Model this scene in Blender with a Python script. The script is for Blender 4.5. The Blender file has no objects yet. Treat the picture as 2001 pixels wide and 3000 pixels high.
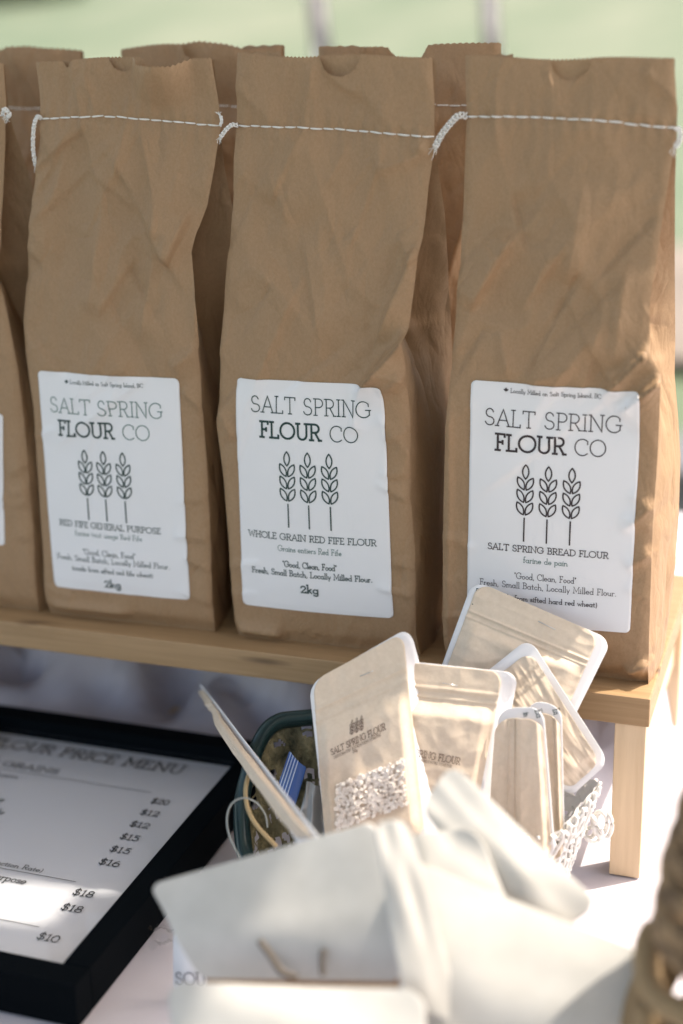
import bpy, bmesh, math, random
from mathutils import Vector, Matrix, noise
random.seed(7)
C = bpy.context.scene.collection
SC = bpy.context.scene
def R(a): return math.radians(a)

# ------------------------------------------------------------------ camera
CAM = Vector((0.3116, -0.8049, 0.3864)); FPX = 4251.9
pitch, yaw, roll = R(18.4158), R(19.525), R(1.4634)
Mrot = Matrix.Rotation(yaw, 3, 'Z') @ Matrix(((1,0,0),(0,math.cos(pitch),math.sin(pitch)),(0,-math.sin(pitch),math.cos(pitch)))) @ Matrix.Rotation(roll, 3, 'Y')
cr, cf, cu = Mrot.col[0], Mrot.col[1], Mrot.col[2]
cam = bpy.data.cameras.new('camera'); camo = bpy.data.objects.new('camera', cam); C.objects.link(camo)
mw = Matrix((cr, cu, -cf)).transposed().to_4x4(); mw.translation = CAM; camo.matrix_world = mw
cam.sensor_fit = 'VERTICAL'; cam.sensor_height = 36; cam.sensor_width = 24; cam.lens = FPX/3000*36
cam.clip_start = .02; cam.clip_end = 400
cam.dof.use_dof = True; cam.dof.focus_distance = .893; cam.dof.aperture_fstop = 2.6
SC.camera = camo

# ------------------------------------------------------------------ light
EL = 58; AZ = math.atan2(.82, .57)
sunv = Vector((math.sin(AZ)*math.cos(R(EL)), math.cos(AZ)*math.cos(R(EL)), math.sin(R(EL))))
W = bpy.data.worlds.new("World"); SC.world = W; W.use_nodes = True
wn = W.node_tree; bg = wn.nodes['Background']; sk = wn.nodes.new('ShaderNodeTexSky')
sk.sky_type = 'NISHITA'; sk.sun_disc = False; sk.sun_elevation = R(EL); sk.sun_rotation = AZ
sk.dust_density = 2.5; sk.air_density = 1.0; sk.ozone_density = .5
wn.links.new(sk.outputs[0], bg.inputs[0]); bg.inputs[1].default_value = .15
sun = bpy.data.lights.new('sun', 'SUN'); sun.energy = 2.0; sun.angle = R(.53); sun.color = (1, .995, .985)
so = bpy.data.objects.new('sun', sun); C.objects.link(so)
so.rotation_euler = (-sunv).to_track_quat('-Z', 'Y').to_euler()
SC.view_settings.view_transform = 'Standard'; SC.view_settings.look = 'None'
SC.view_settings.gamma = 1; SC.view_settings.use_curve_mapping = False
SC.view_settings.exposure = 1.68
SC.view_settings.use_white_balance = True; SC.view_settings.white_balance_temperature = 7650; SC.view_settings.white_balance_tint = 11

# ------------------------------------------------------------------ helpers
def ray(px, py): return Mrot @ Vector(((px-1000.5)/FPX, 1, -(py-1500)/FPX))
def at_y(px, py, y): d = ray(px, py); return CAM + d*((y-CAM.y)/d.y)
def at_z(px, py, z): d = ray(px, py); return CAM + d*((z-CAM.z)/d.z)
def at_plane(px, py, p0, n): d = ray(px, py); return CAM + d*((p0-CAM).dot(n)/d.dot(n))
DS = 2001/1568
def D(p): return (p[0]*DS, p[1]*3000/2351)            # full-picture zoom to photo pixels
def crop(ox, oy, s): return lambda p: (ox+p[0]/s, oy+p[1]/s)
cA = crop(900,1800,2.613); cB = crop(1300,1680,2.613); cG = crop(550,1950,3.484); cR = crop(1150,1700,1.8425)
cM = crop(0,2000,1.96); cP = crop(400,2300,1.568); cQ = crop(1200,2200,1.957)

def finish(name, me, mat, parent=None, smooth=True):
    o = bpy.data.objects.new(name, me); C.objects.link(o)
    if mat: me.materials.append(mat)
    if parent:
        o.parent = parent; o.matrix_parent_inverse = Matrix.Translation(-parent.location)
    if smooth:
        for p in me.polygons: p.use_smooth = True
    return o
def mesh(name, vs, fs, mat, parent=None, smooth=True):
    me = bpy.data.meshes.new(name); me.from_pydata([tuple(v) for v in vs], [], fs); me.update()
    return finish(name, me, mat, parent, smooth)
def tag(o, label, cat, group=None):
    o['label'] = label; o['category'] = cat
    if group: o['group'] = group
    return o
def thing(name, loc, label, cat, group=None):
    o = bpy.data.objects.new(name, None); C.objects.link(o); o.location = loc; o.empty_display_size = .02
    return tag(o, label, cat, group)
def struct(o, kind='structure'): o['kind'] = kind; return o

class MB:
    def __init__(s): s.v = []; s.f = []
    def box(s, a, b, bev=0):
        (x0,y0,z0),(x1,y1,z1) = a, b
        if bev:
            bm = bmesh.new(); bmesh.ops.create_cube(bm, size=1)
            for v in bm.verts: v.co = Vector(((x0+x1)/2+v.co.x*(x1-x0), (y0+y1)/2+v.co.y*(y1-y0), (z0+z1)/2+v.co.z*(z1-z0)))
            bmesh.ops.bevel(bm, geom=bm.edges[:], offset=bev, segments=2, affect='EDGES', profile=.6)
            n = len(s.v); bm.verts.index_update(); s.v += [v.co.copy() for v in bm.verts]
            s.f += [[n+v.index for v in f.verts] for f in bm.faces]; bm.free(); return s
        n = len(s.v); s.v += [Vector(p) for p in ((x0,y0,z0),(x1,y0,z0),(x1,y1,z0),(x0,y1,z0),(x0,y0,z1),(x1,y0,z1),(x1,y1,z1),(x0,y1,z1))]
        s.f += [[n+i for i in f] for f in ((3,2,1,0),(4,5,6,7),(0,1,5,4),(1,2,6,5),(2,3,7,6),(3,0,4,7))]; return s
    def tube(s, pts, r, k=6, closed=False):
        pts = [Vector(p) for p in pts]; m = len(pts); rr = r if callable(r) else (lambda t: r)
        up = None; n0 = len(s.v)
        for i, p in enumerate(pts):
            a = pts[i-1] if (i > 0 or closed) else p; b = pts[(i+1) % m] if (i < m-1 or closed) else p
            t = (b-a).normalized() if (b-a).length > 1e-9 else Vector((0,0,1))
            if up is None: up = t.orthogonal().normalized()
            up = (up - t*up.dot(t)); up = up.normalized() if up.length > 1e-6 else t.orthogonal().normalized()
            w = t.cross(up); q = rr(i/max(1, m-1))
            for j in range(k):
                an = 2*math.pi*j/k; s.v.append(p + (up*math.cos(an)+w*math.sin(an))*q)
        for i in range(m if closed else m-1):
            for j in range(k):
                a = n0+i*k; b = n0+((i+1) % m)*k
                s.f.append([a+j, a+(j+1) % k, b+(j+1) % k, b+j])
        if not closed:
            s.f.append([n0+j for j in range(k)][::-1]); s.f.append([n0+(m-1)*k+j for j in range(k)])
        return s
    def build(s, name, mat, parent=None, smooth=True): return mesh(name, s.v, s.f, mat, parent, smooth)

def spline(P, n=8):
    P = [Vector(p) for p in P]; out = []
    for i in range(len(P)-1):
        a = P[max(i-1,0)]; b = P[i]; c = P[i+1]; d = P[min(i+2,len(P)-1)]
        for k in range(n):
            t = k/n
            out.append(.5*((2*b)+(c-a)*t+(2*a-5*b+4*c-d)*t*t+(3*b-a-3*c+d)*t**3))
    out.append(P[-1]); return out
def lerp(a, b, t): return a+(b-a)*t
def interp(tab, z):
    if z <= tab[0][0]: return tab[0][1]
    for i in range(len(tab)-1):
        if z <= tab[i+1][0]:
            t = (z-tab[i][0])/max(1e-9, tab[i+1][0]-tab[i][0]); return lerp(tab[i][1], tab[i+1][1], t)
    return tab[-1][1]
def smooth(a, b, x): t = min(1, max(0, (x-a)/(b-a))); return t*t*(3-2*t)

# ------------------------------------------------------------------ materials
def mat(name, col, rough=.6, **kw):
    m = bpy.data.materials.new(name); m.use_nodes = True; nt = m.node_tree; b = nt.nodes['Principled BSDF']
    b.inputs['Base Color'].default_value = (*col, 1); b.inputs['Roughness'].default_value = rough
    for k, v in kw.items():
        k = k.replace('_', ' ')
        if k in b.inputs: b.inputs[k].default_value = v
    m['_'] = 1; return m
def N(m, t, **kw):
    n = m.node_tree.nodes.new(t)
    for k, v in kw.items(): setattr(n, k, v)
    return n
def L(m, a, b): m.node_tree.links.new(a, b)
def PB(m): return m.node_tree.nodes['Principled BSDF']
def vary(m, c1, c2, scale=(30,30,30), detail=6, rough=.6, lo=.3, hi=.7, coord='Object', bump=0, bdist=.001, bscale=None):
    tc = N(m, 'ShaderNodeTexCoord'); mp = N(m, 'ShaderNodeMapping'); mp.inputs['Scale'].default_value = scale
    no = N(m, 'ShaderNodeTexNoise'); no.inputs['Scale'].default_value = 1; no.inputs['Detail'].default_value = detail; no.inputs['Roughness'].default_value = rough
    cr_ = N(m, 'ShaderNodeValToRGB'); e = cr_.color_ramp.elements
    e[0].position = lo; e[0].color = (*c1, 1); e[1].position = hi; e[1].color = (*c2, 1)
    L(m, tc.outputs[coord], mp.inputs[0]); L(m, mp.outputs[0], no.inputs['Vector']); L(m, no.outputs['Fac'], cr_.inputs[0]); L(m, cr_.outputs[0], PB(m).inputs['Base Color'])
    if bump:
        n2 = no
        if bscale:
            mp2 = N(m, 'ShaderNodeMapping'); mp2.inputs['Scale'].default_value = bscale; L(m, tc.outputs[coord], mp2.inputs[0])
            n2 = N(m, 'ShaderNodeTexNoise'); n2.inputs['Scale'].default_value = 1; n2.inputs['Detail'].default_value = 5; L(m, mp2.outputs[0], n2.inputs['Vector'])
        bu = N(m, 'ShaderNodeBump'); bu.inputs['Strength'].default_value = bump; bu.inputs['Distance'].default_value = bdist
        L(m, n2.outputs['Fac'], bu.inputs['Height']); L(m, bu.outputs[0], PB(m).inputs['Normal'])
    return cr_
def crumple(m):
    # fine sharp wrinkles of handled paper
    nt = m.node_tree; tc = N(m, 'ShaderNodeTexCoord'); prev = PB(m).inputs['Normal'].links[0].from_socket
    for sc, di, st in ((26,.0026,.65),(75,.0009,.5)):
        mp = N(m, 'ShaderNodeMapping'); mp.inputs['Scale'].default_value = (sc, sc, sc*.6); no = N(m, 'ShaderNodeTexNoise'); no.inputs['Scale'].default_value = 1; no.inputs['Detail'].default_value = 2; no.inputs['Distortion'].default_value = .6
        a = N(m, 'ShaderNodeMath', operation='SUBTRACT'); a.inputs[1].default_value = .5; b = N(m, 'ShaderNodeMath', operation='ABSOLUTE')
        bu = N(m, 'ShaderNodeBump'); bu.inputs['Strength'].default_value = st; bu.inputs['Distance'].default_value = di*4
        L(m, tc.outputs['Object'], mp.inputs[0]); L(m, mp.outputs[0], no.inputs['Vector']); L(m, no.outputs['Fac'], a.inputs[0]); L(m, a.outputs[0], b.inputs[0]); L(m, b.outputs[0], bu.inputs['Height'])
        L(m, prev, bu.inputs['Normal']); prev = bu.outputs[0]
    L(m, prev, PB(m).inputs['Normal'])
def flecks(m, scale):
    # small knots and dark pitch marks
    nt = m.node_tree; src = PB(m).inputs['Base Color'].links[0].from_socket; tc = N(m, 'ShaderNodeTexCoord'); mp = N(m, 'ShaderNodeMapping'); mp.inputs['Scale'].default_value = scale
    vo = N(m, 'ShaderNodeTexVoronoi'); vo.inputs['Scale'].default_value = 1; no = N(m, 'ShaderNodeTexNoise'); no.inputs['Scale'].default_value = 1.2; no.inputs['Detail'].default_value = 4
    cr_ = N(m, 'ShaderNodeValToRGB'); e = cr_.color_ramp.elements; e[0].position = .05; e[0].color = (.85,.85,.85,1); e[1].position = .20; e[1].color = (0,0,0,1)
    c2 = N(m, 'ShaderNodeValToRGB'); e = c2.color_ramp.elements; e[0].position = .5; e[1].position = .6
    mu = N(m, 'ShaderNodeMath', operation='MULTIPLY'); mx = N(m, 'ShaderNodeMix', data_type='RGBA'); mx.inputs[7].default_value = (.10,.055,.03,1)
    L(m, tc.outputs['Object'], mp.inputs[0]); L(m, mp.outputs[0], vo.inputs['Vector']); L(m, mp.outputs[0], no.inputs['Vector']); L(m, vo.outputs['Distance'], cr_.inputs[0]); L(m, no.outputs['Fac'], c2.inputs[0])
    L(m, cr_.outputs[0], mu.inputs[0]); L(m, c2.outputs[0], mu.inputs[1]); L(m, mu.outputs[0], mx.inputs[0]); L(m, src, mx.inputs[6]); L(m, mx.outputs[2], PB(m).inputs['Base Color'])
def translucent(m, fac, col):
    nt = m.node_tree; out = nt.nodes['Material Output']; tr = N(m, 'ShaderNodeBsdfTranslucent'); tr.inputs[0].default_value = (*col, 1)
    mx = N(m, 'ShaderNodeMixShader'); mx.inputs[0].default_value = fac
    L(m, PB(m).outputs[0], mx.inputs[1]); L(m, tr.outputs[0], mx.inputs[2]); L(m, mx.outputs[0], out.inputs[0])

KRAFT = mat('kraft_paper', (.36,.23,.125), .62, Specular_IOR_Level=.35)
vary(KRAFT, (.335,.206,.114), (.41,.260,.150), (650,650,480), 5, .78, .3, .7, bump=.3, bdist=.0005, bscale=(900,900,900))
crumple(KRAFT)
translucent(KRAFT, .05, (.5,.33,.18))
KRAFTL = mat('kraft_pouch', (.5,.36,.22), .5, Specular_IOR_Level=.3)
vary(KRAFTL, (.67,.545,.42), (.74,.615,.49), (300,300,300), 5, .7, bump=.25, bdist=.0005, bscale=(500,500,500))
LABEL = mat('label_paper', (.80,.79,.80), .45)
CARD = mat('white_card', (.82,.81,.82), .5)
INKG = mat('green_black_ink', (.008,.040,.036), .5)
INKL = mat('grey_green_ink', (.085,.17,.15), .5)
INKB = mat('brown_black_ink', (.035,.022,.026), .5)
INKM = mat('menu_ink', (.03,.035,.04), .5)
INKR = mat('brown_ink', (.09,.035,.022), .5)
THREAD = mat('white_cotton', (.80,.78,.75), .9)
WOOD = mat('pine_wood', (.5,.33,.17), .55)
vary(WOOD, (.29,.175,.083), (.43,.275,.145), (6,220,260), 6, .7, .28, .72, bump=.3, bdist=.0006)
flecks(WOOD, (9,26,60))
WOODL = mat('pine_leg_wood', (.6,.42,.25), .55)
vary(WOODL, (.60,.44,.28), (.74,.57,.39), (120,120,7), 6, .65, .3, .72, bump=.3, bdist=.0006)
CLOTH = mat('tablecloth', (.70,.66,.71), .9)
vary(CLOTH, (.56,.525,.575), (.63,.60,.64), (12,12,12), 4, .5, bump=.15, bdist=.0005, bscale=(900,900,900))
BLACK = mat('black_frame', (.002,.0035,.005), .6, Specular_IOR_Level=.03)
MENU = mat('menu_paper', (.72,.71,.75), .6)
STEEL = mat('staple_steel', (.55,.56,.58), .3, Metallic=1.0)
CREAM = mat('cream_cotton', (.76,.735,.67), .9)
vary(CREAM, (.50,.49,.465), (.56,.55,.525), (60,60,60), 4, .5)
TWINE = mat('jute_twine', (.45,.33,.18), .9)
GREEN = mat('olive_crochet', (.06,.058,.03), .85)
vary(GREEN, (.025,.03,.016), (.34,.30,.17), (60,60,60), 5, .6, .35, .68, bump=1, bdist=.002, bscale=(900,300,900))
SATIN = mat('teal_satin', (.006,.028,.029), .34, Specular_IOR_Level=.45)
BLUE = mat('blue_plastic', (.03,.10,.32), .25)
WOVEN = mat('woven_strips', (.25,.16,.08), .8)
vary(WOVEN, (.055,.03,.016), (.33,.21,.11), (60,60,120), 4, .6)
WOVENL = mat('pale_strips', (.27,.185,.10), .85)
GRASS = mat('grass', (.2,.28,.12), .9)
vary(GRASS, (.085,.122,.062), (.165,.18,.115), (.30,.10,.30), 5, .65, .36, .66)
PATHM = mat('gravel', (.42,.34,.26), .95); vary(PATHM, (.15,.12,.095), (.23,.19,.15), (2,2,2))
POLE = mat('white_metal', (.62,.60,.66), .4)
ROOF = mat('canopy_fabric', (.30,.30,.29), .8); translucent(ROOF, .12, (.9,.86,.8))
LEAF = mat('leaves', (.09,.12,.05), .7)
DARK = mat('dark_plastic', (.15,.145,.15), .6)
FLAKE = mat('starter_flakes', (.78,.70,.62), .6); vary(FLAKE, (.78,.69,.61), (.88,.83,.78), (150,150,150), 3)
WINB = mat('window_backing', (.66,.54,.43), .5)
def glassmat(name, tint, gl, rough=.05):
    m = bpy.data.materials.new(name); m.use_nodes = True; nt = m.node_tree; nt.nodes.clear()
    o = N(m, 'ShaderNodeOutputMaterial'); t = N(m, 'ShaderNodeBsdfTransparent'); t.inputs[0].default_value = (*tint, 1)
    g = N(m, 'ShaderNodeBsdfGlossy'); g.inputs['Roughness'].default_value = rough
    lw = N(m, 'ShaderNodeLayerWeight'); lw.inputs[0].default_value = .5; pw = N(m, 'ShaderNodeMath'); pw.operation = 'POWER'; pw.inputs[1].default_value = 5
    f = N(m, 'ShaderNodeMath'); f.operation = 'MULTIPLY_ADD'; f.inputs[1].default_value = .9; f.inputs[2].default_value = ((gl-1)/(gl+1))**2; mx = N(m, 'ShaderNodeMixShader')
    L(m, lw.outputs['Facing'], pw.inputs[0]); L(m, pw.outputs[0], f.inputs[0]); L(m, f.outputs[0], mx.inputs[0]); L(m, t.outputs[0], mx.inputs[1]); L(m, g.outputs[0], mx.inputs[2]); L(m, mx.outputs[0], o.inputs[0]); return m
GLASS = glassmat('glass', (.97,.98,.98), 1.45, .02)
PLASTIC = glassmat('clear_plastic', (.94,.95,.96), 1.6, .06)

# ------------------------------------------------------------------ monoline slab lettering
def arc(cx, cy, rx, ry, a0, a1):
    n = max(4, int(abs(a1-a0)/18)); return [(cx+rx*math.cos(R(a0+(a1-a0)*i/n)), cy+ry*math.sin(R(a0+(a1-a0)*i/n))) for i in range(n+1)]
def sf(x, y=0, h=.11): return [(x-h, y), (x+h, y)]
X = .48
def circ(x=.26): return arc(x, .24, .24, .24, 0, 360)
def ess(k=1, w=.3, o=0):
    return [(x*w/.3+o, y*k) for x, y in arc(.32,.75,.23,.25,15,270)+arc(.32,.25,.28,.25,90,-165)[1:]]
G = {
'A':(.86,[[(.05,0),(.43,1),(.81,0)],[(.18,.34),(.68,.34)],sf(.05),sf(.81)]),
'B':(.68,[[(.12,0),(.12,1)],[(0,1),(.34,1)]+arc(.34,.76,.23,.24,90,-90)+[(.12,.52)],[(.34,.52)]+arc(.36,.26,.27,.26,90,-90)+[(0,0)]]),
'C':(.88,[arc(.5,.5,.48,.5,48,312),[(.82,.87),(.82,.70)]]),
'D':(.84,[[(.12,0),(.12,1)],[(0,1),(.34,1)]+arc(.34,.5,.46,.5,90,-90)+[(0,0)]]),
'E':(.62,[[(.12,0),(.12,1)],[(0,1),(.54,1),(.54,.86)],[(.12,.52),(.44,.52)],[(0,0),(.57,0),(.57,.14)]]),
'F':(.60,[[(.12,0),(.12,1)],[(0,1),(.54,1),(.54,.86)],[(.12,.5),(.42,.5)],[(.42,.58),(.42,.42)],sf(.12,0,.13)]),
'G':(.98,[arc(.5,.5,.48,.5,46,318),[(.86,.16),(.86,.45)],[(.62,.45),(.95,.45)],[(.83,.86),(.83,.70)]]),
'H':(.84,[[(.12,0),(.12,1)],[(.72,0),(.72,1)],[(.12,.5),(.72,.5)],sf(.12),sf(.72),sf(.12,1),sf(.72,1)]),
'I':(.26,[[(.13,0),(.13,1)],sf(.13),sf(.13,1)]),
'K':(.74,[[(.12,0),(.12,1)],[(.64,1),(.12,.42)],[(.32,.63),(.66,0)],sf(.12),sf(.12,1),sf(.66),sf(.62,1)]),
'L':(.62,[[(.12,0),(.12,1)],sf(.12,1),[(0,0),(.58,0),(.58,.16)]]),
'M':(1.02,[[(.1,0),(.15,1),(.51,.22),(.87,1),(.92,0)],sf(.1),sf(.92),[(.04,1),(.15,1)],[(.87,1),(.98,1)]]),
'N':(.92,[[(.13,0),(.13,1),(.8,0),(.8,1)],sf(.13),[(.02,1),(.13,1)],sf(.8,1)]),
'O':(1.02,[arc(.51,.5,.49,.5,0,360)]),
'P':(.66,[[(.12,0),(.12,1)],[(0,1),(.36,1)]+arc(.36,.74,.26,.26,90,-90)+[(.12,.48)],sf(.12)]),
'R':(.74,[[(.12,0),(.12,1)],[(0,1),(.36,1)]+arc(.36,.74,.26,.26,90,-90)+[(.12,.48)],[(.36,.48),(.64,0)],sf(.12),[(.6,0),(.76,0)]]),
'S':(.66,[ess()]),
'T':(.78,[[(.39,0),(.39,1)],[(.02,.85),(.02,1),(.76,1),(.76,.85)],sf(.39)]),
'U':(.84,[[(.13,1)]+arc(.42,.31,.29,.31,180,360)+[(.71,1)],sf(.13,1),sf(.71,1)]),
'W':(1.1,[[(.05,1),(.30,0),(.55,.86),(.80,0),(1.05,1)],sf(.05,1),sf(1.05,1)]),
'Y':(.78,[[(.05,1),(.39,.5),(.73,1)],[(.39,.5),(.39,0)],sf(.39),sf(.05,1),sf(.73,1)]),
'a':(.60,[circ(),[(.5,X),(.5,0),(.56,0)]]),'b':(.58,[circ(.3),[(0,1),(.06,1),(.06,0)]]),'c':(.48,[arc(.26,.24,.24,.24,45,315)]),
'd':(.62,[circ(),[(.44,1),(.5,1),(.5,0),(.57,0)]]),'e':(.54,[[(.02,.24),(.5,.24)]+arc(.26,.24,.24,.24,0,315)]),
'f':(.36,[[(.13,0),(.13,.8)]+arc(.27,.82,.14,.18,180,50),[(.0,X),(.30,X)],sf(.13,0,.09)]),
'g':(.60,[circ(),[(.5,X),(.5,-.1)]+arc(.27,-.1,.23,.22,0,-150)]),
'h':(.60,[[(0,1),(.08,1),(.08,0)],arc(.29,.25,.21,.23,180,0)+[(.5,0)],sf(.08,0,.07),sf(.5,0,.07)]),
'i':(.22,[[(.04,X),(.11,X),(.11,0)],sf(.11,0,.08),[(.11,.66),(.11,.71)]]),
'k':(.54,[[(0,1),(.08,1),(.08,0)],[(.42,X),(.08,.18)],[(.2,.28),(.46,0)],sf(.08,0,.07)]),
'l':(.22,[[(.04,1),(.11,1),(.11,0)],sf(.11,0,.08)]),
'm':(.88,[[(.02,X),(.08,X),(.08,0)],arc(.26,.28,.18,.20,180,0)+[(.44,0)],arc(.62,.28,.18,.20,180,0)+[(.8,0)],sf(.08,0,.06),sf(.8,0,.06)]),
'n':(.60,[[(.02,X),(.08,X),(.08,0)],arc(.29,.25,.21,.23,180,0)+[(.5,0)],sf(.08,0,.07),sf(.5,0,.07)]),
'o':(.56,[circ(.28)]),'p':(.58,[circ(.3),[(0,X),(.06,X),(.06,-.3)],sf(.06,-.3,.08)]),
'r':(.40,[[(.02,X),(.08,X),(.08,0)],arc(.26,.26,.18,.22,180,55),sf(.08,0,.08)]),
's':(.40,[[(x*.62,y*X) for x,y in ess()]]),'t':(.36,[[(.14,.76),(.14,.1)]+arc(.24,.1,.1,.1,180,290),[(.0,X),(.30,X)]]),
'u':(.60,[[(.02,X),(.08,X)]+arc(.29,.22,.21,.22,180,360)+[(.5,X)],[(.5,X),(.5,0),(.56,0)]]),
'w':(.74,[[(.02,X),(.2,0),(.36,.42),(.52,0),(.7,X)]]),'y':(.52,[[(.03,X),(.25,0)],[(.47,X),(.15,-.3)]]),
'x':(.5,[[(.03,X),(.45,0)],[(.45,X),(.03,0)]]),'v':(.5,[[(.03,X),(.25,0),(.47,X)]]),
'0':(.6,[arc(.3,.4,.27,.4,0,360)]),'1':(.36,[[(.06,.68),(.2,.8),(.2,0)],sf(.2,0,.12)]),
'2':(.6,[arc(.29,.58,.24,.22,170,-20)+[(.05,0),(.55,0),(.55,.1)]]),
'5':(.58,[[(.5,.8),(.14,.8),(.11,.45)]+arc(.27,.27,.26,.26,125,-150)]),
'6':(.6,[arc(.3,.24,.26,.24,0,360),[(.05,.28),(.12,.55),(.36,.8)]]),
'8':(.6,[arc(.3,.6,.2,.2,0,360),arc(.3,.2,.26,.2,0,360)]),
'$':(.6,[[(x*.9+.02,y*.8) for x,y in ess()],[(.3,.92),(.3,-.12)]]),
'(':(.28,[arc(.42,.35,.36,.62,130,230)]),')':(.28,[arc(-.14,.35,.36,.62,50,-50)]),
',':(.2,[[(.1,.05),(.05,-.12)]]),'.':(.2,[[(.07,.03),(.13,.03)]]),'"':(.24,[[(.06,.95),(.06,.78)],[(.16,.95),(.16,.78)]]),
' ':(.36,[]),
}
def layout(txt, ls=.09):
    x = 0; out = []
    for ch in txt:
        w, st = G[ch]
        for s in st: out.append([(x+p[0], p[1]) for p in s])
        x += w+ls
    return out, max(x-ls, .01)
def ribbon(mb, pl, hw, mp, step):
    """flat inked stroke along a 2D polyline; mp maps 2D to world"""
    P = [Vector(pl[0])]
    for q in pl[1:]:
        q = Vector(q); a = P[-1]; n = max(1, int((q-a).length/step))
        for i in range(1, n+1): P.append(a.lerp(q, i/n))
    if len(P) < 2: return
    m = len(P); closed = (P[0]-P[-1]).length < 1e-6 and m > 4
    n0 = len(mb.v)
    for i, p in enumerate(P):
        a = P[i-1] if i > 0 else (P[-2] if closed else p); b = P[i+1] if i < m-1 else (P[1] if closed else p)
        d1 = (p-a); d2 = (b-p)
        d1 = d1.normalized() if d1.length > 1e-9 else d2.normalized(); d2 = d2.normalized() if d2.length > 1e-9 else d1
        t = d1+d2; t = t.normalized() if t.length > 1e-6 else d1
        k = 1/max(.5, t.dot(d1)); nn = Vector((-t.y, t.x))*hw*k
        q = p
        if not closed and i == 0: q = p-d2*hw
        if not closed and i == m-1: q = p+d1*hw
        mb.v += [mp(*(q+nn)), mp(*(q-nn))]
    for i in range(m-1): a = n0+2*i; mb.f.append([a, a+1, a+3, a+2])
def write(mb, txt, u0, u1, v, cap, wt, mp, ls=.09, slant=0, maxk=1.6):
    """txt from u0 to u1 on baseline v, cap height cap, in surface units (metres, v up)"""
    st, w = layout(txt, ls); k = (u1-u0)/w
    for s in st: ribbon(mb, [(u0+(p[0])*k+slant*p[1]*cap, v+p[1]*cap) for p in s], wt/2, mp, .0025)
def leafshape(c, ang, ln, wd):
    ca, sa = math.cos(ang), math.sin(ang); out = []
    for i in range(25):
        t = i/24*2*math.pi; s = math.cos(t); y = ln/2*s; x = math.copysign(wd/2*max(0,1-s*s)**.9, math.sin(t))
        if i in (0, 24): x = 0
        out.append((c[0]+x*ca-y*sa, c[1]+x*sa+y*ca))
    return out
def wheat(mb, x, ytop, s, wt, mp, stem=True, shear=0):
    def sh(pl): return [(p[0]+shear*(p[1]-ytop), p[1]) for p in pl]
    ribbon(mb, sh(leafshape((x, ytop-.0045*s), 0, .0088*s, .0038*s)), wt/2, mp, .0012)
    for k in range(3):
        y = ytop-(.0118+.0078*k)*s
        for sg in (-1, 1): ribbon(mb, sh(leafshape((x+sg*.00275*s, y), -sg*R(28), .0086*s, .0037*s)), wt/2, mp, .0012)
    if stem: ribbon(mb, sh([(x, ytop-.0335*s), (x, ytop-.0480*s)]), wt/2, mp, .002)
def disc(mb, pts, mp):
    n = len(mb.v); mb.v += [mp(*p) for p in pts]; mb.f.append(list(range(n, n+len(pts))))
def maple(mb, x, y, s, mp):
    pr = [(0,1),(.18,.62),(.42,.74),(.36,.34),(.72,.42),(.95,.18),(.6,-.1),(.66,-.34),(.12,-.3),(.06,-.75),(-.06,-.75),(-.12,-.3),(-.66,-.34),(-.6,-.1),(-.95,.18),(-.72,.42),(-.36,.34),(-.42,.74),(-.18,.62)]
    n = len(mb.v); mb.v.append(mp(x, y)); mb.v += [mp(x+a*s, y+b*s) for a, b in pr]; k = len(pr)
    for i in range(k): mb.f.append([n, n+1+i, n+1+(i+1) % k])

# rounded sheet with thickness: mp(u,v,h) world; w,h in metres for the corner radius; v runs 0 (top) to 1 (bottom)
def rsheet(name, mp, w, h, r, nx, ny, mat_, parent=None, thick=.0006, bottom_r=True):
    vs_ = set(i/ny for i in range(ny+1))
    for i in range(7):
        a = (1-math.cos(i/6*math.pi/2))*r/h; vs_.add(round(a, 6))
        if bottom_r: vs_.add(round(1-a, 6))
    vs_ = sorted(vs_); rows = []
    for v in vs_:
        d = min(v*h, (1-v)*h if bottom_r else 9)
        ins = (r-math.sqrt(max(0, r*r-(r-d)**2)))/w if d < r else 0
        rows.append([(ins+(1-2*ins)*i/nx, v) for i in range(nx+1)])
    V = []; F = []
    for side in (0, 1):
        for row in rows: V += [mp(u, v, thick if side == 0 else 0) for u, v in row]
    k = nx+1; nr = len(rows); o = k*nr
    for j in range(nr-1):
        for i in range(nx):
            a = j*k+i; F.append([a+k, a+k+1, a+1, a]); F.append([o+a, o+a+1, o+a+k+1, o+a+k])
    rim = [i for i in range(k)]+[j*k+nx for j in range(1, nr)]+[(nr-1)*k+i for i in range(nx-1, -1, -1)]+[j*k for j in range(nr-2, 0, -1)]
    for a, b in zip(rim, rim[1:]+rim[:1]): F.append([a, b, o+b, o+a])
    return mesh(name, V, F, mat_, parent)

# ------------------------------------------------------------------ setting
ZT = -.126; ZG = -.87
def ground():
    xs = [-60+i*3 for i in range(41)]; ys = [-6+i*2.5 for i in range(50)]; V = []; F = []
    for y in ys:
        for x in xs: V.append((x, y, ZG+5.0*smooth(14, 75, y)+.5*smooth(60,110,y)+.05*noise.noise(Vector((x*.2,y*.2,0)))))
    for j in range(len(ys)-1):
        for i in range(len(xs)-1): a = j*41+i; F.append([a, a+1, a+42, a+41])
    struct(mesh('lawn', V, F, GRASS))
    V = []; F = []
    for i in range(30):
        x = -9+i*.7
        for y in (4.6+.12*x, 7.4+.18*x): V.append((x, y, ZG+.07+.05*noise.noise(Vector((x*.2,y*.2,0)))))
    for i in range(29): a = 2*i; F.append([a, a+2, a+3, a+1])
    struct(mesh('gravel_path', V, F, PATHM))
ground()

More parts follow.
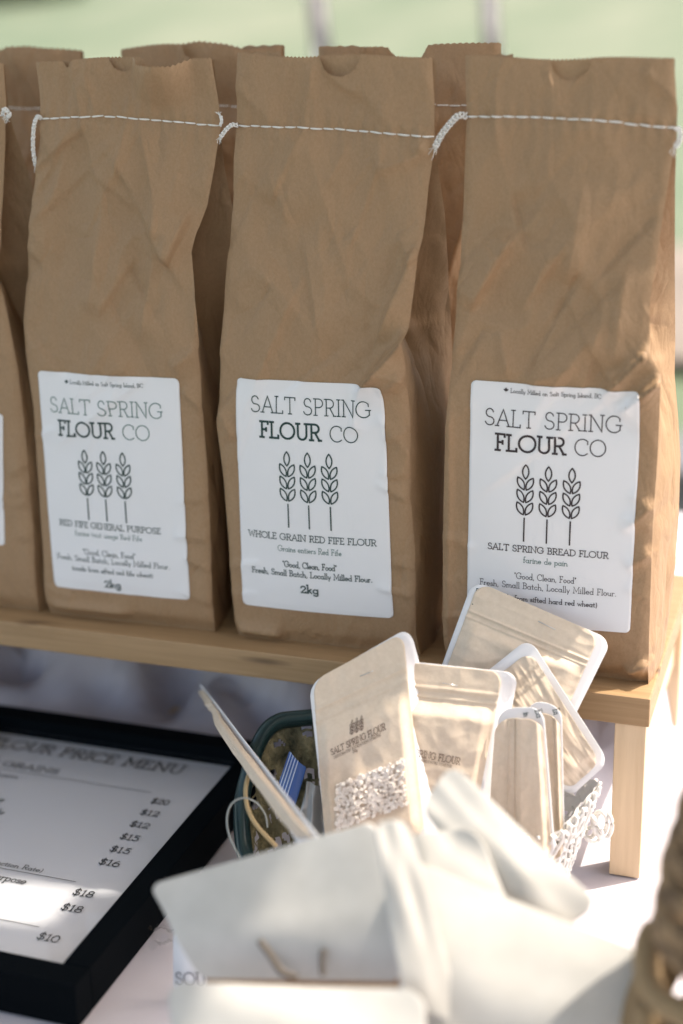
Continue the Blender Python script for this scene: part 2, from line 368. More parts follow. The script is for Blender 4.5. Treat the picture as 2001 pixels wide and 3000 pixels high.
# trestle table under its cloth
tb = thing('market_table', (0,.1,ZG), 'long market table under the pale cloth', 'table')
MB().box((-1.1,-.52,ZT-.034),(1.1,.72,ZT-.008),.003).build('tabletop', WOODL, tb, False)
for x in (-1.0, 1.0):
    for y in (-.44, .64): MB().box((x-.02,y-.02,ZG),(x+.02,y+.02,ZT-.0345)).build('leg', STEEL, tb, False)
def clothz(x, y):
    z = ZT
    # slack folds lying under the shelf
    w = smooth(.03,.10,y)*smooth(.62,.42,y)*smooth(.17,.05,x)
    q = x*.86-y*.5
    z += w*(.020*(.5+.5*math.sin(q*62+1.2*math.sin(q*17)+3*noise.noise(Vector((x*5,y*5,1))))) + .009*abs(noise.noise(Vector((x*14,y*7,3)))))
    z += .105*smooth(.13-.08*smooth(0,.15,x),.225-.04*smooth(0,.15,x),y+.024*math.sin(x*40+y*30)+.03*noise.noise(Vector((x*9,y*6,1))))*smooth(.30,.262,y)*smooth(.22,.195,x)*smooth(-.62,-.55,x)
    rm = smooth(.08,.15,y)*smooth(.31,.26,y)*smooth(.20,.15,x)
    z += rm*(.016*math.sin(x*95+y*60+2.5*noise.noise(Vector((x*7,y*7,4)))) + .014*noise.noise(Vector((x*30,y*22,6))))
    z += .0012*noise.noise(Vector((x*9,y*9,0)))*smooth(.0,.05,abs(y+.3)) 
    return z
def tablecloth():
    xs = [-1.12+i*.0145 for i in range(155)]; ys = [-.54+i*.0145 for i in range(89)]; V = []; F = []; nx = len(xs); ny = len(ys)
    for y in ys:
        for x in xs: V.append((x, y, clothz(x, y)))
    for j in range(ny-1):
        for i in range(nx-1): a = j*nx+i; F.append([a, a+1, a+nx+1, a+nx])
    rim = list(range(nx))+[j*nx+nx-1 for j in range(1,ny)]+[(ny-1)*nx+i for i in range(nx-2,-1,-1)]+[j*nx for j in range(ny-2,0,-1)]
    prev = rim
    for k in range(1, 7):
        cur = []
        for m_, i in enumerate(rim):
            x, y, z = V[i]; f = .02*k/6*math.sin(m_*.22)+.012
            ox = f if x > 1.09 else (-f if x < -1.11 else 0); oy = f if y > .73 else (-f if y < -.53 else 0)
            cur.append(len(V)); V.append((x+ox, y+oy, z-k*.09))
        for a in range(len(rim)): b = (a+1) % len(rim); F.append([prev[a], prev[b], cur[b], cur[a]][::-1])
        prev = cur
    tag(mesh('tablecloth', V, F, CLOTH), 'pale lilac white cloth spread over the market table', 'tablecloth')
tablecloth()

# canopy over the stall: it shades the left of the table, two legs show at the top of the picture
cn = thing('market_canopy', (-.7,2.0,ZG), 'canopy over the stall on slim pale metal legs', 'canopy')
XC, ZC = .845, 1.5
def inpoly(x, y, P):
    c = False
    for (xa, ya), (xb, yb) in zip(P, P[1:]+P[:1]):
        if (ya > y) != (yb > y) and x < (xb-xa)*(y-ya)/(yb-ya)+xa: c = not c
    return c
# hole added to the roof, shaped to drop a sun patch on the menu
SZ = ZT+.0145
PATCH = [(q.x, q.y) for q in (at_z(*cM(p), SZ) for p in ((-160,1130),(60,1130),(180,1140),(300,1120),(520,1130),(690,1130),(600,1230),(470,1190),(400,1260),(300,1250),(220,1350),(60,1400),(-160,1350)))]
V = []; F = []; nx, ny = 126, 200
for j in range(ny+1):
    for i in range(nx+1): V.append((lerp(-1.7,XC,i/nx), lerp(-1.9,2.1,j/ny), ZC+.55*(1-max(abs(2*i/nx-1), abs(2*j/ny-1)))))
for j in range(ny):
    for i in range(nx):
        a = j*(nx+1)+i; c = (Vector(V[a])+Vector(V[a+nx+2]))/2; q = c-sunv*((c.z-SZ)/sunv.z)
        if not inpoly(q.x, q.y, PATCH): F.append([a, a+1, a+nx+2, a+nx+1])
mesh('roof', V, F, ROOF, cn)
def pole(px0, px1, y, w):
    a = at_y(*D(px0), y); b = at_y(*D(px1), y); d = (b-a).normalized()
    lo = a+d*((ZG-a.z)/d.z); hi = a+d*((ZC-a.z)/d.z)
    MB().tube([lo, a, b, hi], w, 10).build('leg', POLE, cn)
pole((724,-10),(738,110),2.05,.019); pole((1122,-10),(1130,110),2.05,.0165)
V = []; F = []  # unseen fabric panel added to block light from the right front
for j in range(9):
    for i in range(15): V.append((XC+.015*math.sin(i*1.3), lerp(-1.9,-.42,i/14), lerp(ZC, ZG+.25, j/8)))
for j in range(8):
    for i in range(14): a = j*15+i; F.append([a, a+1, a+16, a+15])
mesh('light_block', V, F, ROOF, cn)
for x, y in ((-1.65,-1.85),(XC-.03,-1.85),(XC-.03,2.05)): MB().tube([(x,y,ZG),(x,y,ZC)], .019, 8).build('leg', POLE, cn)

# far shrub and a dark cooler behind the stall
def shrub(x, y, rx, rz, label):
    t = thing('shrub', (x,y,ZG+1), label, 'shrub', 'shrubs far across the lawn'); m = MB(); rnd = random.Random(x)
    z0 = ZG+5.0*smooth(14,75,y)+.5*smooth(60,110,y)
    for i in range(700):
        a = rnd.uniform(0,6.28); b = math.acos(rnd.uniform(-.3,1)); q = rnd.uniform(.6,1)
        p = Vector((x+rx*q*math.sin(b)*math.cos(a), y+rx*q*math.sin(b)*math.sin(a), z0+rz*.3+rz*.7*q*math.cos(b)))
        n = Vector((rnd.gauss(0,1),rnd.gauss(0,1),rnd.gauss(0,1))).normalized(); u = n.orthogonal().normalized()*rx*.13; w = n.cross(u)
        k = len(m.v); m.v += [p-u, p+w*.6, p+u, p-w*.6]; m.f.append([k,k+1,k+2,k+3])
    m.build('crown', LEAF, t, False)
    MB().tube([(x,y,z0-.1),(x,y,z0+rz*.5)], rx*.06, 6).build('trunk', WOVEN, t)
p = at_y(60,20,44); shrub(p.x-.3, 44, 2.4, 1.0, 'dark shrub at the far left of the lawn, just above the bags')
ck = thing('cooler_box', (0,0,ZG), 'dark cooler box on the path behind the end bag', 'cooler')
pc = at_z(1985, 1290, ZG+.3); ck.location = (pc.x+.2, pc.y, ZG)
MB().box((pc.x,pc.y-.2,ZG+.06),(pc.x+.5,pc.y+.15,ZG+.24),.02).build('body', DARK, ck); MB().box((pc.x-.01,pc.y-.21,ZG+.245),(pc.x+.51,pc.y+.16,ZG+.29),.015).build('lid', DARK, ck)

# ------------------------------------------------------------------ shelf
sh = thing('wooden_shelf', (-.2,.12,ZT), 'low pine shelf on square legs holding the flour bags', 'shelf')
SX0, SX1, SD = -.62, .2197, .215
MB().box((SX0,0,-.0188),(SX1,SD,0),.0009).build('plank', WOOD, sh, False)
for x in (SX0+.002, SX1-.0208):
    for y in (.0015, SD-.0205): MB().box((x,y,ZT+.001),(x+.019,y+.019,-.0190),.0007).build('leg', WOODL, sh, False)
for x in (SX0+.006, SX1-.0145): MB().box((x,.0209,-.062),(x+.008,SD-.021,-.024),.0007).build('rail', WOODL, sh, False)

# ------------------------------------------------------------------ flour bags
YF = [(0,.020),(.03,.0185),(.10,.0215),(.2,.027),(.3,.037),(.345,.042),(.38,.0425)]
YB = [(0,.098),(.12,.098),(.2,.090),(.3,.060),(.335,.0475),(.345,.0450),(.38,.0465)]
def xz(p, yo=0, tab=None):
    y = .03+yo
    for _ in range(4): q = at_y(p[0], p[1], y); y = interp(tab or YF, q.z)+yo
    return q.x, q.z
class Bag:
    def __init__(s, left, right, creases, seed, H=.37, yo=0, backL=None, backR=None, notch=None, topz=None, bulge=.004, amp=.0017, gus=.026):
        s.yo = yo; s.seed = seed; s.H = H; s.notch = notch; s.topz = topz or (lambda x: 0); s.bulge = bulge; s.amp = amp; s.gus = gus
        f = lambda L_, tab=None: sorted([(z, x) for x, z in [xz(p, yo, tab) for p in L_]])
        s.L, s.R = f(left), f(right)
        s.BL = f(backL, YB) if backL else None; s.BR = f(backR, YB) if backR else None
        s.cr = [(Vector(xz(a, yo)), Vector(xz(b, yo)), A, w1, w2) for a, b, A, w1, w2 in creases]
        s.flat = None; s.seam = None; s.open = None; s.folds()
    def folds(s):
        # straight handling folds, mostly steep, in the slack upper half
        rnd = random.Random(s.seed*13+1)
        for i in range(20):
            z = rnd.uniform(.17,.335); a, b = s.ends(z); x = rnd.uniform(a+.004, b-.004); an = rnd.choice((1,1,-1))*rnd.uniform(R(35),R(80)); ln = rnd.uniform(.03,.10)
            d = Vector((math.cos(an), math.sin(an)))*ln; p = Vector((x, z))
            q = p-d; s.cr.append((p, q, rnd.choice((1,1,-1))*rnd.uniform(.0005,.0015), rnd.choice((.0012,.0025)), rnd.uniform(.010,.022)))
        for i in range(8):
            z = rnd.uniform(.02,.19); a, b = s.ends(z); x = rnd.choice((a, b)); sg = 1 if x == a else -1
            s.cr.append((Vector((x, z)), Vector((x+sg*rnd.uniform(.012,.024), z+rnd.uniform(-.012,.012))), rnd.uniform(.0006,.0013), .0012, .005))
    def ends(s, z): return interp(s.L, z), interp(s.R, z)
    def y(s, x, z):
        yb = interp(YF, z)+s.yo; a, b = s.ends(z); u = min(1, max(0, (x-a)/(b-a)))
        y = yb - s.bulge*math.sin(math.pi*u)**.7*smooth(-.01,.05,z)*smooth(.30,.12,z)
        y += .0014*max(0,1-u/.04)**2 + .0014*max(0,1-(1-u)/.04)**2
        ed = .35+.65*smooth(0,.14,u)*smooth(1,.86,u)
        k = 1.0
        if s.flat: 
            x0,x1,z0,z1 = s.flat; k = 1-.8*smooth(x0-.006,x0+.006,x)*smooth(x1+.006,x1-.006,x)*smooth(z0-.006,z0+.006,z)*smooth(z1+.006,z1-.006,z)
        sd = s.seed*3.7
        n = noise.noise(Vector((x*20+sd, z*8, sd)))*1.0
        q = Vector((x+.35*z*math.sin(sd), z, 0)); wv = noise.noise(Vector((x*14, z*10, sd+20)))*.25
        n += 1.5*(.35-abs(noise.noise(Vector((q.x*24+sd+wv, z*11+wv, 5+sd)))))+.7*(.3-abs(noise.noise(Vector((q.x*55+sd, z*30, 15+sd)))))
        rg = 1-abs(noise.noise(Vector((x*17+z*8+sd, z*13-x*6, 9+sd))))*2.4; rg = max(0, rg)
        n += .9*rg*rg*rg
        y -= n*s.amp*ed*(.5+1.3*smooth(.16,.24,z)*smooth(.37,.33,z)+.3*smooth(.33,.37,z))*k*smooth(.0,.012,z)
        P = Vector((x, z))
        for a_, b_, A, w1, w2 in s.cr:
            d = b_-a_; t = (P-a_).dot(d)/d.length_squared; e = (P-a_)-d*t; sg = d.x*e.y-d.y*e.x; w = w1 if sg > 0 else w2
            tp = smooth(-.12,.15,t)*smooth(1.12,.85,t)
            if tp > 0: y -= 2.2*A*math.exp(-e.length/w)*tp*(.45+.55*k)
        if s.seam:
            dz = z-interp(s.seam, x); y += .0011*math.exp(-(dz/.0022)**2)+.0005*math.sin(x*2*math.pi/.0079+s.seed)*math.exp(-(dz/.010)**2)
        if s.open:
            c, hw, am = s.open; y -= am*smooth(.335,.372,z)*max(0,1-((x-c)/hw)**2)
        return y
    def front(s, x, z, off=0): return Vector((x, s.y(x, z)-off, z))
    def build(s, root, nf=100, nz=170, ns=14, name='paper_sack'):
        V = []; F = []; H = s.H; zs = [H*(i/nz) for i in range(nz+1)]; zc = H-.03
        def ztop(x, a, b, front):
            z = H+s.topz(x)
            if front and s.notch:
                c, r = s.notch
                if abs(x-c) < r: z -= r*.98*math.sqrt(max(0,1-((x-c)/r)**2))
            return z
        per = 2*ns+2*nf
        for j, z in enumerate(zs):
            a, b = s.ends(z); cx = (a+b)/2
            bl = interp(s.BL, z) if s.BL else lerp(a, cx-.063, smooth(.34,.24,z)); brr = interp(s.BR, z) if s.BR else lerp(b, cx+.063, smooth(.34,.24,z))
            yb = interp(YB, z)+s.yo; ins = .004*smooth(.012,0,z)
            g = .0015+s.gus*smooth(.12,.27,z); ring = []
            def zz(x, fr, i):
                zt = ztop(x, a, b, fr)+(.0010 if i % 2 else 0)
                return z if z < zc else zc+(z-zc)*(zt-zc)/(H-zc)
            for i in range(nf): 
                u = i/nf; u = u+.0; x = lerp(a, b, u); q = zz(x, True, i); ring.append(Vector((x, s.y(x, z)+ins, q)))
            for i in range(ns):
                t = i/ns; tri = 1-abs(2*t-1); x = lerp(b, brr, t)-g*tri; y = lerp(s.y(b, z), yb, t)
                x += (.004*math.sin(math.pi*t)*smooth(.3,.1,z)+.0018*noise.noise(Vector((z*24, t*4, s.seed))) + .0009*noise.noise(Vector((z*60, t*7, s.seed+4))))*min(1, 4*tri)
                ring.append(Vector((x, y, zz(b, False, i))))
            for i in range(nf):
                u = i/nf; x = lerp(brr, bl, u); y = yb+.003*noise.noise(Vector((x*30,z*14,s.seed+9)))*smooth(.36,.2,z)
                ring.append(Vector((x, y, zz(x, False, i))))
            for i in range(ns):
                t = i/ns; tri = 1-abs(2*t-1); x = lerp(bl, a, t)+g*tri; y = lerp(yb, s.y(a, z), t)
                x -= (.004*math.sin(math.pi*t)*smooth(.3,.1,z)+.0028*noise.noise(Vector((z*30, t*4, s.seed+2))))*min(1, 4*tri)
                ring.append(Vector((x, y, zz(a, False, i))))
            V += ring
        for j in range(nz):
            for i in range(per):
                i2 = (i+1) % per; F.append([j*per+i, j*per+i2, (j+1)*per+i2, (j+1)*per+i])
        F.append(list(range(per))[::-1])
        o = mesh(name, V, F, KRAFT, root)
        me = o.data
        for e in me.edges:
            i0, i1 = e.vertices
            if i0 % per == i1 % per and (i0 % per) in (0, nf, nf+ns, 2*nf+ns, nf+ns//2, 2*nf+ns+ns//2) : e.use_edge_sharp = True
            if i0 < per and i1 < per: e.use_edge_sharp = True
        return o

def seam(bag, path): bag.seam = sorted(xz(p, bag.yo) for p in path)
def stitch(root, bag, path, gap=.0007, dash=.0072, r=.00056):
    P = spline([(*xz(p, bag.yo), 0) for p in path], 14); m = MB(); rnd = random.Random(bag.seed)
    L_ = [0]
    for a, b in zip(P, P[1:]): L_.append(L_[-1]+(b-a).length)
    def at(d):
        for i in range(len(L_)-1):
            if d <= L_[i+1]: t = (d-L_[i])/(L_[i+1]-L_[i]); return P[i].lerp(P[i+1], t)
        return P[-1]
    d = 0
    while d < L_[-1]-.001:
        l = min(dash*rnd.uniform(.85,1.12), L_[-1]-d); pts = []; j0 = rnd.uniform(-.0003,.0003); j1 = rnd.uniform(-.0003,.0003)
        for k in range(7):
            q = at(d+l*k/6); v = bag.front(q.x, q.y+lerp(j0,j1,k/6), -.0002+.0009*math.sin(math.pi*k/6)**.5); pts.append(v)
        m.tube(pts, lambda t: r*(.75+.35*math.sin(math.pi*t)), 6); d += l+gap
    m.build('stitching', THREAD, root)
def chain(root, pts, amp=.0010, r=.00048, turns=None, name='thread_tail'):
    P = spline(pts, 24); ln = sum((b-a).length for a, b in zip(P, P[1:])); turns = turns or ln/.0042; m = MB()
    for ph in (0, 2.1, 4.2):
        Q = []
        for i, p in enumerate(P):
            t = (P[min(i+1,len(P)-1)]-P[max(0,i-1)]).normalized(); u = t.cross(Vector((.2,-.9,.3))).normalized(); w = t.cross(u); a = ph+turns*2*math.pi*i/len(P)
            Q.append(p+u*amp*math.cos(a)+w*amp*.6*math.sin(2*a+ph))
        m.tube(Q, r, 5)
    rnd = random.Random(int(P[-1].x*1e5)); e = P[-1]; dv = (P[-1]-P[-3]).normalized()
    for i in range(9):
        q = dv+Vector((rnd.gauss(0,.5),rnd.gauss(0,.3),rnd.gauss(0,.5))); m.tube(spline([e-dv*.001, e+q*.0018, e+q*.0030+Vector((rnd.gauss(0,.001),0,-.0008))], 4), .00016, 4)
    m.build(name, THREAD, root)

def label(root, bag, corners, lines, emb, ink, inkl, top=None):
    TL, TR, BR, BL = [Vector(xz(c, bag.yo)) for c in corners]; WL, HL = .102, .152
    def pos(u, v): return TL.lerp(TR, u).lerp(BL.lerp(BR, u), v)
    bag.flat = (min(TL.x,BL.x), max(TR.x,BR.x), min(BL.y,BR.y), max(TL.y,TR.y))
    def mp(u, v, h): q = pos(u, v); return bag.front(q.x, q.y, .0004+h)
    lab = rsheet('label', mp, WL, HL, .0032, 60, 88, LABEL, root, .0003)
    def ms(x, y): q = pos(x/WL, -y/HL); return bag.front(q.x, q.y, .00098)
    for txt, u0, u1, v, cap, wt, light in lines:
        ma = MB(); write(ma, txt, u0*WL, u1*WL, -v*HL, cap*HL, wt, ms); ma.build('lettering', inkl if light else ink, lab, False)
    if top: ma = MB(); maple(ma, top[0]*WL, -top[1]*HL, .0017, ms); ma.build('maple_leaf', ink, lab, False)
    for u in emb[0]: me = MB(); wheat(me, u*WL, -emb[1]*HL, emb[2], .0009, ms); me.build('wheat_emblem', ink, lab, False)
    return lab

GB = 'kraft flour bags standing on the wooden shelf'
def bagroot(x, y, lab): return thing('flour_bag', (x, y, 0), lab, 'paper bag', GB)
NATIVE = lambda L_: [D(p) for p in L_]
def CRS(L_): return [(D(a), D(b), A, w1, w2) for a, b, A, w1, w2 in L_]

# bag with the general purpose label
l1 = NATIVE([(82,141),(92,210),(100,273),(80,448),(65,578),(52,738),(58,816),(75,939),(88,1141),(98,1290),(105,1400)])
r1 = NATIVE([(484,138),(497,215),(506,288),(492,378),(475,473),(455,528),(442,578),(452,668),(457,743),(457,800),(461,901),(474,1088),(482,1248),(490,1444)])
b1r = NATIVE([(493,132),(505,288),(516,390),(533,470),(545,640),(548,820),(545,1000),(540,1200),(538,1400)])
c1 = CRS([((330,290),(372,520),.0024,.010,.004),((372,500),(330,780),.0022,.012,.005),((250,420),(215,700),.002,.012,.008),((440,485),(398,605),.0036,.0022,.014),
          ((300,285),(270,420),.0014,.004,.006),((455,540),(452,780),.002,.004,.003),((120,1385),(300,1405),.002,.003,.006),((200,180),(230,265),.001,.003,.003),((458,800),(400,842),.002,.006,.004)])
def tz1(x):
    a, b = at_y(*D((318,140)),.04).x, at_y(*D((420,140)),.04).x; c = at_y(*D((152,140)),.04).x
    return -.0010*math.sin(x*60) - .0042*smooth(a-.001,a+.003,x)*smooth(b+.006,b-.006,x) - .005*max(0,1-abs(x-c)/.0035)
B1 = Bag(l1, r1, c1, 1, H=.3715, backR=b1r, notch=(at_y(*D((283,140)),.043).x,.0085), topz=tz1)
r_ = bagroot(-.14,.06,'kraft flour bag with general purpose label and a torn, crumpled top edge')
label(r_, B1, [(116,1083),(529,1106),(562.5,1755),(165,1715)], [
 ('Locally Milled on Salt Spring Island, BC',.243,.757,.046,.0165,.00026,False),
 ('SALT SPRING',.078,.882,.178,.066,.00062,True),('FLOUR',.137,.535,.279,.066,.0013,False),('CO',.597,.785,.279,.066,.00062,True),
 ('RED FIFE GENERAL PURPOSE',.085,.825,.697,.026,.00045,False),('farine tout usage Red Fife',.2,.69,.737,.024,.0003,True),
 ('"Good, Clean, Food"',.25,.635,.823,.025,.00034,False),('Fresh, Small Batch, Locally Milled Flour.',.045,.875,.858,.025,.00034,False),
 ('(made from sifted red fife wheat)',.155,.75,.905,.022,.00036,False),('2kg',.39,.51,.972,.036,.0008,False)], ((.312,.447,.587),.340,1.0), INKG, INKL, (.216,.040))
B1.open = (at_y(*D((372,140)),.043).x, .020, .016)
S1 = NATIVE([(100,273),(180,268),(255,266),(330,273),(400,279),(460,286),(505,289)]); seam(B1, S1)
B1.build(r_)
stitch(r_, B1, S1)
e = B1.front(*xz(D((100,272))),.001)
chain(r_, [e, at_y(*D((86,268)),.036), at_y(*D((78,290)),.034), at_y(*D((76,340)),.034), at_y(*D((82,382)),.036)])
chain(r_, [at_y(*D((505,289)),.038), at_y(*D((509,278)),.038), at_y(*D((506,266)),.040)], .0006)

# bag with the whole grain label
l2 = NATIVE([(545,126),(543,200),(542,288),(535,448),(522,578),(510,728),(504,858),(497,970),(512,1103),(523,1243),(535,1400),(541,1472)])
r2 = NATIVE([(992,140),(998,240),(998,309),(996,349),(983,429),(971,553),(958,643),(945,729),(936,790),(938,860),(942,960),(943,1034),(941,1141),(952,1274),(954,1461),(963,1508)])
b2r = NATIVE([(1004,139),(1000,300),(1001,356),(1021,490),(1029,612),(1030,650),(1037,773),(1042,900),(1040,1100),(1035,1300),(1015,1480)])
c2 = CRS([((950,760),(828,893),.0065,.016,.0022),((832,885),(815,985),.002,.006,.003),((962,560),(872,770),.0036,.018,.0025),((992,345),(870,392),.0022,.004,.006),((985,300),(965,345),.002,.003,.005),
          ((945,600),(920,540),.002,.004,.008),((700,300),(640,560),.0014,.012,.012),((548,1440),(650,1455),.003,.003,.006),((800,330),(760,420),.0012,.004,.004),((505,930),(540,1000),.002,.004,.006),
          ((940,860),(880,900),.003,.004,.006),((870,950),(960,1060),.002,.003,.006),((720,150),(700,280),.0009,.003,.003)])
B2 = Bag(l2, r2, c2, 2, H=.3705, backR=b2r, notch=(at_y(*D((783,140)),.043).x,.0125), topz=lambda x: .0008*math.sin(x*70)+.003*smooth(.0,-.045,x)-.0012*smooth(.03,.08,x), bulge=.006)
r_ = bagroot(.005,.06,'kraft flour bag with whole grain label, its label creased at the upper right')
label(r_, B2, [(699,1103),(1131,1124),(1157,1807),(717,1766.5)], [
 ('SALT SPRING',.105,.912,.136,.068,.00066,False),('FLOUR',.165,.578,.241,.066,.00138,False),('CO',.638,.822,.243,.066,.00066,False),
 ('WHOLE GRAIN RED FIFE FLOUR',.06,.915,.68,.027,.0005,False),('Grains entiers Red Fife',.265,.69,.731,.025,.00035,True),
 ('"Good, Clean, Food"',.295,.655,.80,.026,.0005,False),('Fresh, Small Batch, Locally Milled Flour.',.08,.88,.840,.025,.0005,False),
 ('2kg',.41,.53,.910,.036,.0009,False)], ((.345,.485,.628),.296,1.03), INKG, INKL)
S2 = NATIVE([(545,289),(640,291),(760,296),(860,303),(940,311),(996,314)]); seam(B2, S2)
B2.build(r_)
stitch(r_, B2, S2)
chain(r_, [B2.front(*xz(D((546,288))),.001), at_y(*D((532,287)),.037), at_y(*D((519,298)),.036), at_y(*D((507,314)),.036)])

# bag with the bread flour label
l3 = NATIVE([(1067,133),(1068,200),(1070,268),(1064,428),(1056,609),(1046,729),(1036,829),(1031,905),(1024,992),(1019,1161),(1017,1423),(1021,1500)])
r3 = NATIVE([(1547,145),(1555,248),(1553,293),(1544,358),(1524,479),(1506,604),(1493,694),(1493,799),(1510,840),(1523,864),(1519,905),(1509,1048),(1497,1236),(1492,1386),(1488,1568)])
b3r = NATIVE([(1549,145),(1554,293),(1550,420),(1549,600),(1549,860),(1556,947),(1562,1048),(1558,1198),(1545,1350),(1531,1442),(1512,1528)])
c3 = CRS([((1178,545),(1085,705),.0036,.0022,.016),((1345,420),(1310,640),.0026,.012,.014),((1440,620),(1415,830),.0028,.016,.008),((1495,795),(1385,905),.0040,.012,.002),((1526,860),(1425,942),.0055,.014,.002),
          ((1035,905),(1034,1480),.0018,.002,.008),((1560,240),(1480,160),.0016,.004,.004),((1260,170),(1290,262),.001,.006,.006),((1500,1160),(1430,1215),.0022,.003,.005),((1495,1270),(1440,1300),.002,.003,.005),
          ((1488,1520),(1440,1540),.0035,.004,.003),((1150,760),(1170,860),.0015,.006,.005),((1220,880),(1330,830),.0015,.006,.006)])
B3 = Bag(l3, r3, c3, 3, H=.3665, backR=b3r, notch=(at_y(*D((1313,150)),.043).x,.0115), topz=lambda x: .0025*smooth(.16,.095,x)+.0006*math.sin(x*80), bulge=.0025)
r_ = bagroot(.15,.06,'kraft bread flour bag at the sunlit end of the shelf')
label(r_, B3, [(1383,1111),(1882.5,1141),(1846.5,1852),(1370,1807)], [
 ('Locally Milled on Salt Spring Island, BC',.242,.774,.039,.017,.00028,False),
 ('SALT SPRING',.089,.898,.1735,.066,.00066,False),('FLOUR',.161,.577,.273,.066,.00138,False),('CO',.63,.812,.273,.066,.00066,False),
 ('SALT SPRING BREAD FLOUR',.125,.854,.689,.0255,.0005,False),('farine de pain',.347,.615,.734,.025,.00035,True),
 ('"Good, Clean, Food"',.295,.67,.805,.026,.00034,False),('Fresh, Small Batch, Locally Milled Flour.',.08,.91,.846,.026,.00034,False),
 ('(made from sifted hard red wheat)',.175,.8,.899,.022,.00042,False),('2kg',.40,.53,.968,.036,.0009,False)], ((.345,.483,.622),.327,1.0), INKB, INKL, (.214,.030))
S3 = NATIVE([(1070,268),(1180,268),(1300,272),(1400,278),(1480,288),(1553,294)]); seam(B3, S3)
B3.build(r_)
stitch(r_, B3, S3)
chain(r_, [B3.front(*xz(D((1071,267))),.001), at_y(*D((1052,266)),.038), at_y(*D((1030,288)),.036), at_y(*D((1012,312)),.036), at_y(*D((999,338)),.036)], .0016)
chain(r_, [B3.front(*xz(D((1553,294))),.001), at_y(*D((1562,302)),.036), at_y(*D((1560,322)),.036), at_y(*D((1551,336)),.037)], .0012)

# bag cut by the left edge
dx = -.1455
def shift(L_, dx, yo=0): return L_
def plainbag(x0, w, yo, seed, H, lab, creases=(), stitchz=.338, lopen=0, label_=None, notch=None):
    r_ = bagroot(x0+w/2, .06+yo, lab)
    b = Bag.__new__(Bag); b.yo = yo; b.seed = seed; b.H = H; b.notch = notch or (x0+w*.5, .012); b.bulge = .005; b.amp = .0022; b.gus = .027
    rnd = random.Random(seed); b.topz = lambda x: (.0006 if notch else .0022)*math.sin(x*55+seed)-(.0085*smooth(.016,.006,abs(x-notch[0])) if notch else 0)+lopen*smooth(x0+w*.35,x0+w*.5,x)*smooth(x0+w*.8,x0+w*.62,x)
    b.L = [(z, x0-.006*math.sin(min(1,z/.25)*math.pi)+rnd.uniform(-.0015,.0015)) for z in (0,.06,.12,.18,.24,.3,.34,.37)]
    b.R = [(z, x0+w-.009*math.exp(-((z-.25)/.05)**2)+.004*math.exp(-((z-.1)/.08)**2)+rnd.uniform(-.001,.001)) for z in (0,.06,.12,.18,.22,.25,.28,.31,.34,.37)]
    b.BL = [(z, x-.004*smooth(.36,.2,z)) for z, x in b.L]; b.BR = [(z, x0+w+.006*smooth(.34,.22,z)) for z in (0,.1,.2,.28,.33,.37)]
    b.cr = [(Vector(a), Vector(c), A, w1, w2) for a, c, A, w1, w2 in creases]; b.flat = None; b.seam = [(x0,stitchz),(x0+w,stitchz)]; b.open = (x0+w*.62, w*.3, .008) if lopen > 0 else None; b.folds()
    if label_:
        TL, TR, BR, BL = [Vector(q) for q in label_]; b.flat = (TL.x, TR.x, BL.y, TL.y)
        pos = lambda u, v: TL.lerp(TR, u).lerp(BL.lerp(BR, u), v)
        def mp(u, v, h): q = pos(u, v); return b.front(q.x, q.y, .0004+h)
        rsheet('label', mp, .102, .152, .0032, 40, 60, LABEL, r_, .0003)
    b.build(r_, nf=60, nz=110, ns=12)
    m = MB(); n = int(w/.0079)
    for i in range(n):
        xa = x0+w*i/n+.0003; xb = x0+w*(i+1)/n-.0004
        pts = [b.front(lerp(xa,xb,k/6), stitchz+.0006*math.sin(i), -.0002+.0009*math.sin(math.pi*k/6)**.5) for k in range(7)]
        m.tube(pts, .00052, 5)
    m.build('stitching', THREAD, r_)
    return r_, b
q = at_y(*D((4,140)),.043).x; lx = at_y(*D((15,1100)),.022)
lt = at_y(*D((0,948)),.024); lb = at_y(*D((20,1248)),.02)
r_, b0 = plainbag(q-.126,.126,0,11,.3715,'kraft flour bag cut off by the left edge of the photo', [((q-.02,.25),(q-.05,.17),.004,.008,.004),((q-.0,.24),(q-.03,.22),.004,.004,.008)],
   label_=((lt.x-.098,lt.z+.004),(lt.x+.004,lt.z),(lb.x-.0005,lb.z),(lb.x-.100,lb.z+.002)))
chain(r_, [b0.front(q-.001,.338,.001), at_y(*D((10,250)),.036), at_y(*D((22,262)),.036), at_y(*D((18,268)),.036)])
# back row
YO = .100
for (xa, xb, seed, H, lo, lab) in ((at_y(0,160,.143).x-.07, at_y(*D((186,112)),.143).x, 21, .3755, .003, 'kraft bag of the back row, seen above the gap left of the torn-top bag'),
        (at_y(*D((278,106)),.143).x, at_y(*D((649,106)),.143).x, 22, .3765, .003, 'kraft bag of the back row, seen between the general purpose and whole grain bags'),
        (at_y(*D((735,106)),.143).x, at_y(*D((1148,108)),.143).x, 23, .3745, 0, 'kraft bag of the back row, seen between the whole grain and bread flour bags')):
    plainbag(xa, xb-xa, YO, seed, H, lab, [((xa+.03,.30),(xa+.09,.2),.004,.01,.006),((xa+.115,.3),(xa+.09,.22),.004,.006,.006),((xa+.1,.2),(xa+.06,.1),.004,.01,.006)], lopen=lo, notch=(at_y(*D((935,108)),.143).x,.0125) if seed == 23 else None)

